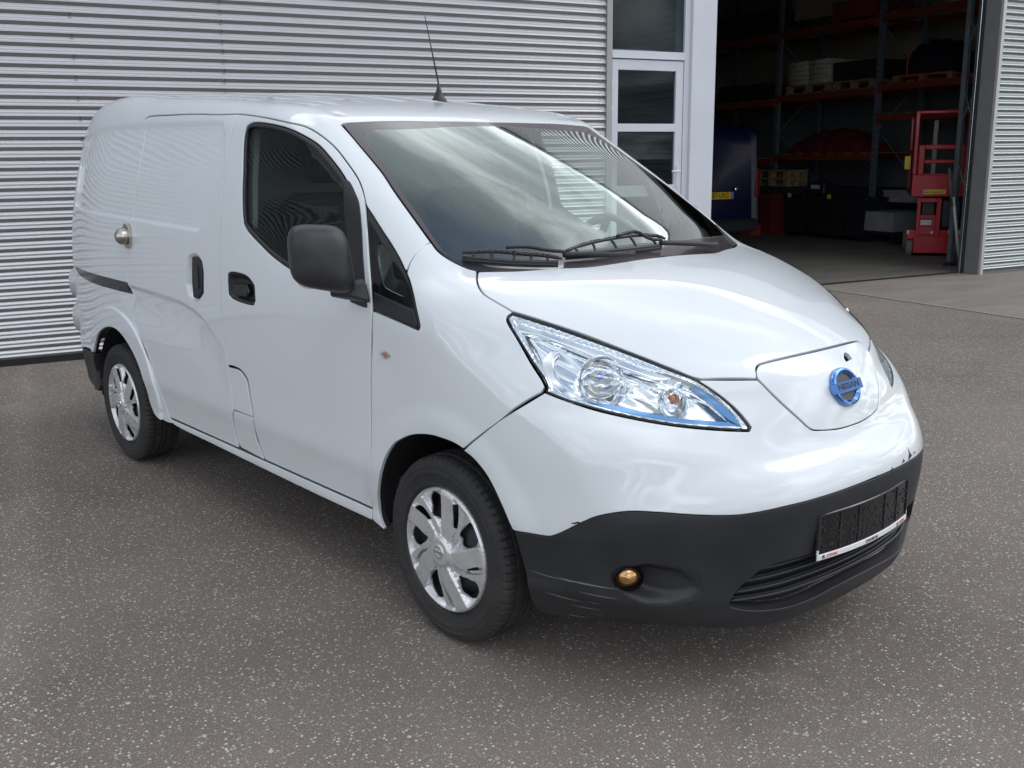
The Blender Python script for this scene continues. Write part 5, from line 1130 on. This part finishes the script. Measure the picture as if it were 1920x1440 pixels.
M['rackblue']=mat('rack_blue',(.13,.17,.20),.45,vary=.12,vscale=8)
M['rackor']=mat('rack_orange',(.20,.038,.02),.5,vary=.12,vscale=8)
M['wood']=mat('pallet_wood',(.30,.21,.12),.8,vary=.25,vscale=12)
rack=fempty('pallet_rack',11.74,0,0,label='tall blue and orange pallet rack along the side of the hall',cat='rack')
UP=[1.86,4.40,6.88,9.4,11.9]
for u in UP:
    for x in (0,1.05):
        mb=MB();mb.box(x,x+.07,u-.045,u+.045,0,5.4)
        mb.build('upright',M['rackblue'],rack)
        mb=MB()
        for zz_ in np.arange(.15,5.2,.10): mb.box(x-.0012,x+.002,u-.026,u-.014,zz_,zz_+.035);mb.box(x-.0012,x+.002,u+.014,u+.026,zz_,zz_+.035)
        if x==0: mb.build('upright_slots',M['gapdark'],rack,kind='stuff')
    for k in range(6):
        z0,z1=.2+k*.85,1.05+k*.85
        if k%2: z0,z1=z1,z0
        MB().tube([(.07,u,z0),(1.05,u,z1)],.014,6).build('brace',M['rackblue'],rack)
BM=[(UP[0],UP[1],(2.09,2.59,3.72)),(UP[1],UP[2],(1.44,2.53,3.68)),(UP[2],UP[3],(1.36,2.46,3.66)),(UP[3],UP[4],(1.3,2.4,3.62))]
for a,b,zs_ in BM:
    for zz_ in zs_:
        for x in (-.02,1.09): MB().box(x-.02,x+.03,a+.045,b-.045,zz_-.05,zz_+.06,.004).build('beam',M['rackor'],rack)
        for e_ in (a+.05,b-.10): MB().box(-.045,-.04,e_,e_+.05,zz_-.09,zz_+.09).build('beam_hook',M['rackor'],rack)
        for q_ in np.linspace(a+.25,b-.25,6): MB().box(.0,1.07,q_-.05,q_+.05,zz_+.061,zz_+.08).build('deck_board',M['wood'],rack)
def pallet(s,d,z,w,l,label,m=None,cat='pallet',group=None,rz=0):
    p=fempty('pallet',s,d,z,rz,label=label,cat=cat,group=group);m=m or M['wood']
    for k in range(5): x=k*(w-.1)/4;MB().box(x,x+.1,0,l,.122,.144).build('top_board',m,p)
    for j in range(3):
        y=j*(l-.1)/2;MB().box(0,w,y,y+.1,.1,.1215).build('cross_board',m,p);MB().box(0,w,y,y+.1,0,.018).build('bottom_board',m,p)
        for i in range(3): x=i*(w-.1)/2;MB().box(x,x+.1,y,y+.1,.0185,.0995).build('block',m,p)
    return p
def fbox(name,s,d,z,w,l,h,m,label,cat,group=None,rz=0,bev=.01):
    t=fempty(name,s,d,z,rz,label=label,cat=cat,group=group);return t
M['bag']=mat('pale_sacks',(.50,.48,.42),.6,vary=.2,vscale=14,bump=.004,bscale=14)
M['dkpl']=mat('dark_plastic',(.020,.022,.028),.45,vary=.2)
M['redpl']=mat('red_plastic',(.16,.02,.025),.5,vary=.2)
M['greyc']=mat('grey_crate',(.34,.35,.37),.6,vary=.15,vscale=5)
def sacks(s,d,z,w,l,n,label):
    t=fempty('sack_stack',s,d,z,label=label,cat='sacks')
    rr=random.Random(5)
    for k in range(n):
        for j in range(2):
            MB().box(rr.uniform(-.01,.01),w+rr.uniform(-.01,.01),j*l/2+.004,(j+1)*l/2-.004,k*.085,k*.085+.084,.022).build('sack',M['bag'],t,smooth=True)
    return t
z25=2.62
pallet(11.8,5.60,z25,.95,1.1,'wooden pallet under the pale sacks on the middle rack level')
sacks(11.8,5.62,z25+.145,.9,1.06,5,'stack of pale sacks on a pallet, middle level of the rack')
pallet(11.8,4.55,z25,.95,.95,'wooden pallet under the long dark bin on the middle rack level')
def bx1(name,s,d,z,w,l,h,m,label,cat,bev=.012,group=None,rz=0,parts=()):
    t=fempty(name,s,d,z,rz,label=label,cat=cat,group=group)
    mb=MB();b=.02
    mb.box(0,w,0,.02,0,h);mb.box(0,w,l-.02,l,0,h);mb.box(0,.02,.02,l-.02,0,h);mb.box(w-.02,w,.02,l-.02,0,h);mb.box(.02,w-.02,.02,l-.02,0,.02);mb.build('box_body',m,t)
    MB().box(-.012,w+.012,-.012,l+.012,h-.04,h,.006).build('box_rim',m,t)
    for q_ in np.linspace(.15,l-.15,3): MB().box(-.010,-.0002,q_-.02,q_+.02,.02,h-.05).build('box_rib',m,t)
    return t
bx1('storage_bin',11.8,4.50,z25+.145,.9,1.0,.32,M['dkpl'],'long dark storage bin beside the pale sacks on the rack','bin')
pallet(11.8,2.95,z25,.95,1.2,'orange tinted pallet under the dark heap on the rack nearest the opening',m=mat('pallet_orange',(.42,.13,.05),.7,vary=.2))
# heap of dark netting
def lump(name,s,d,z,w,l,h,m,label,cat,seed=1,ax=(1,1)):
    t=fempty(name,s,d,z,label=label,cat=cat);rr=np.random.default_rng(seed);n1_,n2_=26,20;V=[]
    ph=rr.uniform(0,6,(6,2));fr=rr.integers(2,6,(6,2))
    for i in range(n1_+1):
        for j in range(n2_+1):
            u,v=i/n1_,j/n2_;hh=h*(math.sin(math.pi*u)**.45)*(math.sin(math.pi*v)**.45)
            q_=sum(math.sin(fr[k,0]*u*6+ph[k,0])*math.sin(fr[k,1]*v*6+ph[k,1]) for k in range(6))/6
            V.append((v*w,u*l,max(0,hh*(1+.35*q_))))
    mk('heap_cover',V,[(i*(n2_+1)+j,i*(n2_+1)+j+1,(i+1)*(n2_+1)+j+1,(i+1)*(n2_+1)+j) for i in range(n1_) for j in range(n2_)],m,t,smooth=True)
    return t
hp=lump('tarpaulin_heap',11.8,2.9,z25+.145,.9,1.35,.52,mat('dark_tarpaulin',(.012,.014,.03),.5,vary=.3,vscale=20,bump=.02,bscale=18),'dark blue tarpaulin heap with a red strap on the rack','tarpaulin',3)
MB().tube([(-.005,.95,-.02),(.02,.96,.25),(.12,.90,.55)],.014,6).build('red_strap',mat('strap_red',(.5,.09,.06),.6),hp)
lump('tarpaulin_heap',11.80,4.7,1.52,.9,2.0,.42,mat('red_tarpaulin',(.15,.02,.03),.35,vary=.5,vscale=6),'crumpled dark red tarpaulin on the low rack beam','tarpaulin',8)
bx1('storage_crate',11.8,4.6,3.80,.9,1.0,.30,mat('red_crate',(.20,.03,.04),.6),'dark red crate on the top level of the rack','crate')
bx1('storage_bin',11.8,7.1,3.78,.9,1.6,.42,M['dkpl'],'long dark bin on the top level at the far end of the rack','bin')
bx1('storage_bin',11.8,7.3,2.56,.9,1.4,.30,M['dkpl'],'low dark bin on the middle level at the far end of the rack','bin')
# wheelie bins
def bin_(s,d,label,lab=None,lidm=None):
    t=fempty('wheeled_bin',s,d,0,0,label=label,cat='bin',group='dark wheeled bins standing in a row under the rack')
    V=[(.04,.05,.09),(.04,.45,.09),(.46,.45,.09),(.46,.05,.09),(0,0,.72),(0,.5,.72),(.52,.5,.72),(.52,0,.72)]
    MB().add(V,[(0,1,2,3),(4,5,6,7),(0,1,5,4),(1,2,6,5),(2,3,7,6),(3,0,4,7)]).build('bin_body',M['dkpl'],t)
    MB().box(-.02,.54,-.012,.512,.72,.765,.012).build('bin_lid',lidm or M['dkpl'],t)
    for y in (.03,.43): MB().lathe([(.0001,0),(.07,0),(.08,.01),(.08,.04),(.0001,.04)],(.44,y,.08),'y',16).build('bin_wheel',M['rubber'],t)
    if lab: MB().box(-.003 if False else -.024,-.0205,.30,.40,.725,.80).build('bin_label',lab,t)
    return t
YL=mat('yellow_label',(.75,.62,.05),.5);WLb=mat('white_label',(.62,.62,.64),.5)
bin_(11.36,5.62,'dark wheeled bin with a white label, far end of the row',WLb);bin_(11.36,5.06,'dark wheeled bin with a plain lid, second in the row');bin_(11.36,4.62,'dark wheeled bin with a yellow label in the row under the rack',YL) 
t=bin_(11.36,4.13,'dark wheeled bin nearest the grey crates');
bx1('storage_crate',11.40,3.55,.22,.8,.75,.32,M['greyc'],'pale grey crate on a low stand under the rack','crate')
bx1('storage_crate',11.95,3.5,.68,.6,.8,.20,M['greyc'],'upper pale grey crate behind the rack upright','crate')
mb=MB();mb.box(0,.8,0,.04,0,.2);mb.box(0,.8,.71,.75,0,.2);t=fempty('crate_stand',11.40,3.55,0,label='low dark stand under the pale grey crate',cat='stand')
MB().box(0,.8,0,.05,0,.21).build('stand_leg',M['dkpl'],t);MB().box(0,.8,.70,.75,0,.21).build('stand_leg',M['dkpl'],t);MB().box(0,.04,.05,.70,.17,.21).build('stand_rail',M['dkpl'],t)
# red crates stack and small pallets beside the blue van
for k in range(6): 
    bx1('red_crate',11.15,6.25,.02+k*.13,.4,.46,.125,M['redpl'],['bottom','second','third','fourth','fifth','topmost'][k]+' dark red crate of the stack behind the blue van','crate',group='stacked dark red crates')
for k in range(2): pallet(11.05,5.75,.93+k*.15,.5,.9,('lower','upper')[k]+' small wooden pallet lying on top of the bins',group='small pallets on the bins')
bx1('orange_crate',10.9,6.5,0,.3,.35,.2,mat('orange_plastic',(.42,.06,.03),.5),'small orange crate on the floor in front of the red crates','crate')
t=fempty('tool_case',11.38,5.15,.80,label='dark tool case with a white label on the bins',cat='case')
MB().box(0,.3,0,.42,0,.20,.012).build('case_body',M['dkpl'],t);MB().box(-.003,0,.1,.32,.09,.16).build('case_label',WLb,t);MB().tube([(.15,.13,.2),(.15,.14,.235),(.15,.28,.235),(.15,.29,.2)],.008,6).build('case_handle',M['dkpl'],t)
t=fempty('panel_board',12.15,2.9,.75,label='long dark boards stacked on the rack behind the bins',cat='boards')
for k in range(3): MB().box(0,.8,0,3.4,k*.05,k*.05+.042).build('board',mat('board_dark',(.035,.035,.045),.6) if k==0 else D.materials['board_dark'],t)
t=fempty('cream_panel',12.3,4.6,4.0,label='large cream sheet standing on the top rack level',cat='sheet');
for k in range(3): MB().box(.02*k,.02*k+.015,.05*k,2.6,0,1.1-.08*k).build('sheet',M['hwall2'],t)
# ------------------------------------------------------------------ scissor lift
RED=mat('lift_red',(.50,.010,.022),.42,vary=.1,vscale=8,coat=.3)
lift=fempty('scissor_lift',10.10,2.11,0,-.80,label='red scissor lift with guard rails standing inside the hall opening',cat='lift')
def lb(name,x0,x1,y0,y1,z0,z1,m=RED,b=.006,par=lift): return MB().box(x0,x1,y0,y1,z0,z1,b).build(name,m,par)
LW=.95;LL=1.75
lb('chassis',.14,.76,.03,LL,.07,.33);lb('chassis_apron',.12,.72,0,.03,.06,.30)
for (x,y) in ((.0,.10),(.80,.10),(.0,1.35),(.80,1.35)):
    MB().lathe([(.0001,0),(.10,0),(.15,.005),(.155,.02),(.155,.095),(.15,.11),(.0001,.115)],(x+.0,y+.16,.155),'x',28).build('lift_wheel',mat('grey_tyre',(.20,.20,.19),.8) if 'grey_tyre' not in D.materials else D.materials['grey_tyre'],lift,smooth=True,sharp=40)
mb=MB();mb.box(0,.94,.05,.08,.26,.40,.005);mb.build('bumper_bar',RED,lift)
tw=lb('ladder_frame',.14,.20,-.02,.03,.30,.86);lb('ladder_frame',.47,.55,-.02,.03,.30,.86);lb('ladder_step',.20,.47,-.02,.02,.80,.86);lb('ladder_step',.20,.47,-.02,.02,.56,.62);lb('ladder_step',.20,.47,-.02,.02,.33,.45)
MB().box(.20,.47,.02,.03,.45,.56).build('control_box',RED,lift);MB().box(.215,.40,-.024,-.0205,.47,.545).build('control_label',WLb,lift)
MB().box(.22,.46,.12,.6,.60,.84,.02).build('battery_cover',M['dkpl'],lift);MB().box(.56,.90,.06,1.2,.42,.84,.03).build('hydraulic_pack',mat('lift_dark',(.025,.03,.06),.5),lift)
for k in range(5):
    z0=.36+k*.095
    for y0,y1 in ((.15,LL-.15),(LL-.15,.15)):
        MB().tube([(.70,y0,z0),(.70,y1,z0+.09)],.022,6).build('scissor_arm',RED,lift)
lb('deck',.02,.96,-.02,LL,.88,.96);lb('deck_apron',.02,.96,-.045,-.02,.885,1.19)
MB().box(.22,.60,-.049,-.0452,.92,.985).build('warning_label',YL,lift)
mb=MB();rr=random.Random(2)
for k in range(9): mb.box(.235+k*.038,.235+k*.038+rr.uniform(.012,.028),-.0500,-.0490,.935,.950)
for k in range(7): mb.box(.24+k*.05,.24+k*.05+rr.uniform(.02,.04),-.0500,-.0490,.960,.968)
mb.build('label_print',M['blackp'],lift,kind='stuff')
for x in (.01,.89):
    MB().box(x,x+.07,-.04,.03,1.19,2.10,.012).build('rail_post',RED,lift)
    MB().box(x+.01,x+.06,LL-.08,LL-.02,.96,2.10,.01).build('rail_post',RED,lift)
    for z0 in (1.5,2.06): MB().box(x+.012,x+.055,.03,LL-.08,z0,z0+.045,.008).build('side_rail',RED,lift)
MB().box(.08,.89,-.035,.02,2.055,2.10,.01).build('top_rail',RED,lift)
ga=MB();ga.box(.10,.20,-.04,.01,1.19,1.62,.012);ga.box(.79,.88,-.04,.01,1.19,1.62,.012);ga.box(.20,.79,-.038,.008,1.555,1.62,.01);ga.box(.20,.79,-.038,.008,1.355,1.41,.01);ga.box(.20,.79,-.038,.008,1.19,1.21,.004)
for i_,(a_,b_) in enumerate(((ga,'entry_gate'),)): a_.build(b_,RED,lift)
MB().box(.44,.52,LL-.02,LL+.04,.6,2.0,.005).build('mast_strip',mat('pale_strip',(.5,.48,.38),.6),lift)
MB().box(-.11,-.01,.4,.43,1.27,1.46).build('side_label',YL,lift)
for x in (.70,.87): MB().box(x,x+.05,.044,.0495,.335,.395).build('bumper_label',WLb,lift)
MB().box(-.005,.035,.044,.0495,.33,.39).build('bumper_label',WLb,lift)
MB().box(.665,.735,.025,.0295,.235,.30).build('hazard_label',YL,lift);MB().prism([(.69,.25),(.70,.25),(.715,.285),(.705,.287)],.022,.0248,'y').build('hazard_mark',M['blackp'],lift)
MB().lathe([(.0001,0),(.022,.004),(.03,.02),(.0001,.05)],(.42,-.03,.36),'y',12).build('tow_lug',WLb,lift)
lift.scale=(.80,.8,1)
# ------------------------------------------------------------------ door track frame, squeegee, blue van
fr=fempty('door_track_frame',9.0,0,0,label='galvanised lattice upright of the sliding door just inside the opening',cat='frame')
GAL=mat('galvanised_blue',(.20,.25,.28),.4,metal=.4,vary=.1)
MB().box(.84,.90,1.10,1.17,0,HZ+1).build('lattice_post',GAL,fr);MB().box(.60,.66,.72,.79,0,HZ+1).build('lattice_post',GAL,fr)
for k in range(5):
    z0=.95+k*.95
    for a_,b_ in ((z0,z0+.42),(z0+.42,z0)):
        MB().tube([(.63,.755,a_+(.0)),(.87,1.135,b_)],.011,6).build('lattice_brace',GAL,fr)
MB().box(-.055,-.035,.225,.245,0,HZ,.002).build('bright_rail',mat('bright_rail_steel',(.8,.84,.88),.15,metal=1),fr)
sq=fempty('floor_squeegee',9.72,.86,0,label='broom with a pale shaft leaning on the lattice upright',cat='broom')
MB().tube([(.0,0,.06),(-.10,.10,.92)],.020,10).build('broom_shaft',mat('pale_shaft',(.68,.68,.66),.5),sq,smooth=True)
MB().tube([(-.10,.10,.80),(-.155,.16,1.30)],.022,8).build('broom_grip',mat('grip_grey',(.10,.12,.13),.5),sq,smooth=True)
MB().box(-.26,.12,-.06,.06,0,.055,.01).build('broom_head',M['dkpl'],sq)
# blue van, rear end towards the yard
BLU=mat('blue_paint',(.0015,.002,.03),.35,coat=.3,vary=.05)
bv=fempty('blue_van',6.95,4.06,0,label='dark blue van parked inside the hall, rear with yellow plate visible',cat='van')
def bvsec(y,w,h,r): 
    pts=[];cx=1.03
    for (sx,sz,z) in ((-1,-1,.32),(1,-1,.32),(1,1,h),(-1,1,h)):
        for t in np.linspace(0,1,7):
            a={(-1,-1):math.pi*(1+t/2),(1,-1):math.pi*(1.5+t/2),(1,1):math.pi*t/2,(-1,1):math.pi*(.5+t/2)}[(sx,sz)]
            rr_=r if sz>0 else .08
            pts.append((cx+sx*(w-rr_)+rr_*math.cos(a)-(sx*.10*max(0,(z-1.0)) if sz>0 else 0),y,z-sz*rr_+rr_*math.sin(a)))
    return pts
secs=[bvsec(.06,.90,1.84,.22),bvsec(.0,.96,1.90,.20),bvsec(.03,1.0,1.94,.18),bvsec(.25,1.02,1.97,.16),bvsec(3.0,1.02,1.97,.16),bvsec(3.6,.98,1.90,.2),bvsec(4.3,.95,1.20,.1),bvsec(4.8,.85,.95,.1)]
n=len(secs[0]);mb=MB();mb.add([p for s_ in secs for p in s_],[(k*n+j,k*n+(j+1)%n,(k+1)*n+(j+1)%n,(k+1)*n+j) for k in range(len(secs)-1) for j in range(n)]+[tuple(range(n))[::-1],tuple(range((len(secs)-1)*n,len(secs)*n))])
bb=mb.build('van_body',BLU,bv,smooth=True,sharp=50)
MB().box(.1,1.96,-.05,.12,.32,.52,.03).build('rear_bumper',M['plastic'],bv)
for x in (.07,1.92): MB().box(x,x+.09,-.01,.10,.85,1.30,.02).build('tail_lamp',mat('tail_red',(.12,.01,.01),.2,coat=1) if 'tail_red' not in D.materials else D.materials['tail_red'],bv)
for x in (.05,1.72):
    for y in (.55,3.6): MB().lathe([(.0001,0),(.20,0),(.30,.01),(.32,.04),(.32,.20),(.0001,.2)],(x,y+.25,.32),'x',28).build('van_wheel',M['rubber'],bv,smooth=True,sharp=40)
pl_=MB().box(.90,1.42,-.014,-.0062,.838,.948,.002).build('number_plate',mat('plate_yellow',(.62,.40,.03),.4),bv)
text('plate_text','V-87-LRG',.105,M['blackp'],pl_,Matrix(((1,0,0,1.16),(0,0,-1,-.0144),(0,1,0,.893),(0,0,0,1))),sx=.98,bold=.001)
MB().lathe([(.0001,-.02),(.03,-.018),(.036,-.006),(.036,0)],(1.52,0,.985),'y',20).build('van_badge',M['chrome'],bv,smooth=True)
MB().box(1.425,1.47,-.013,-.0062,.84,.948,.002).build('plate_lamp',mat('pale_blue',(.15,.22,.5),.3),bv)
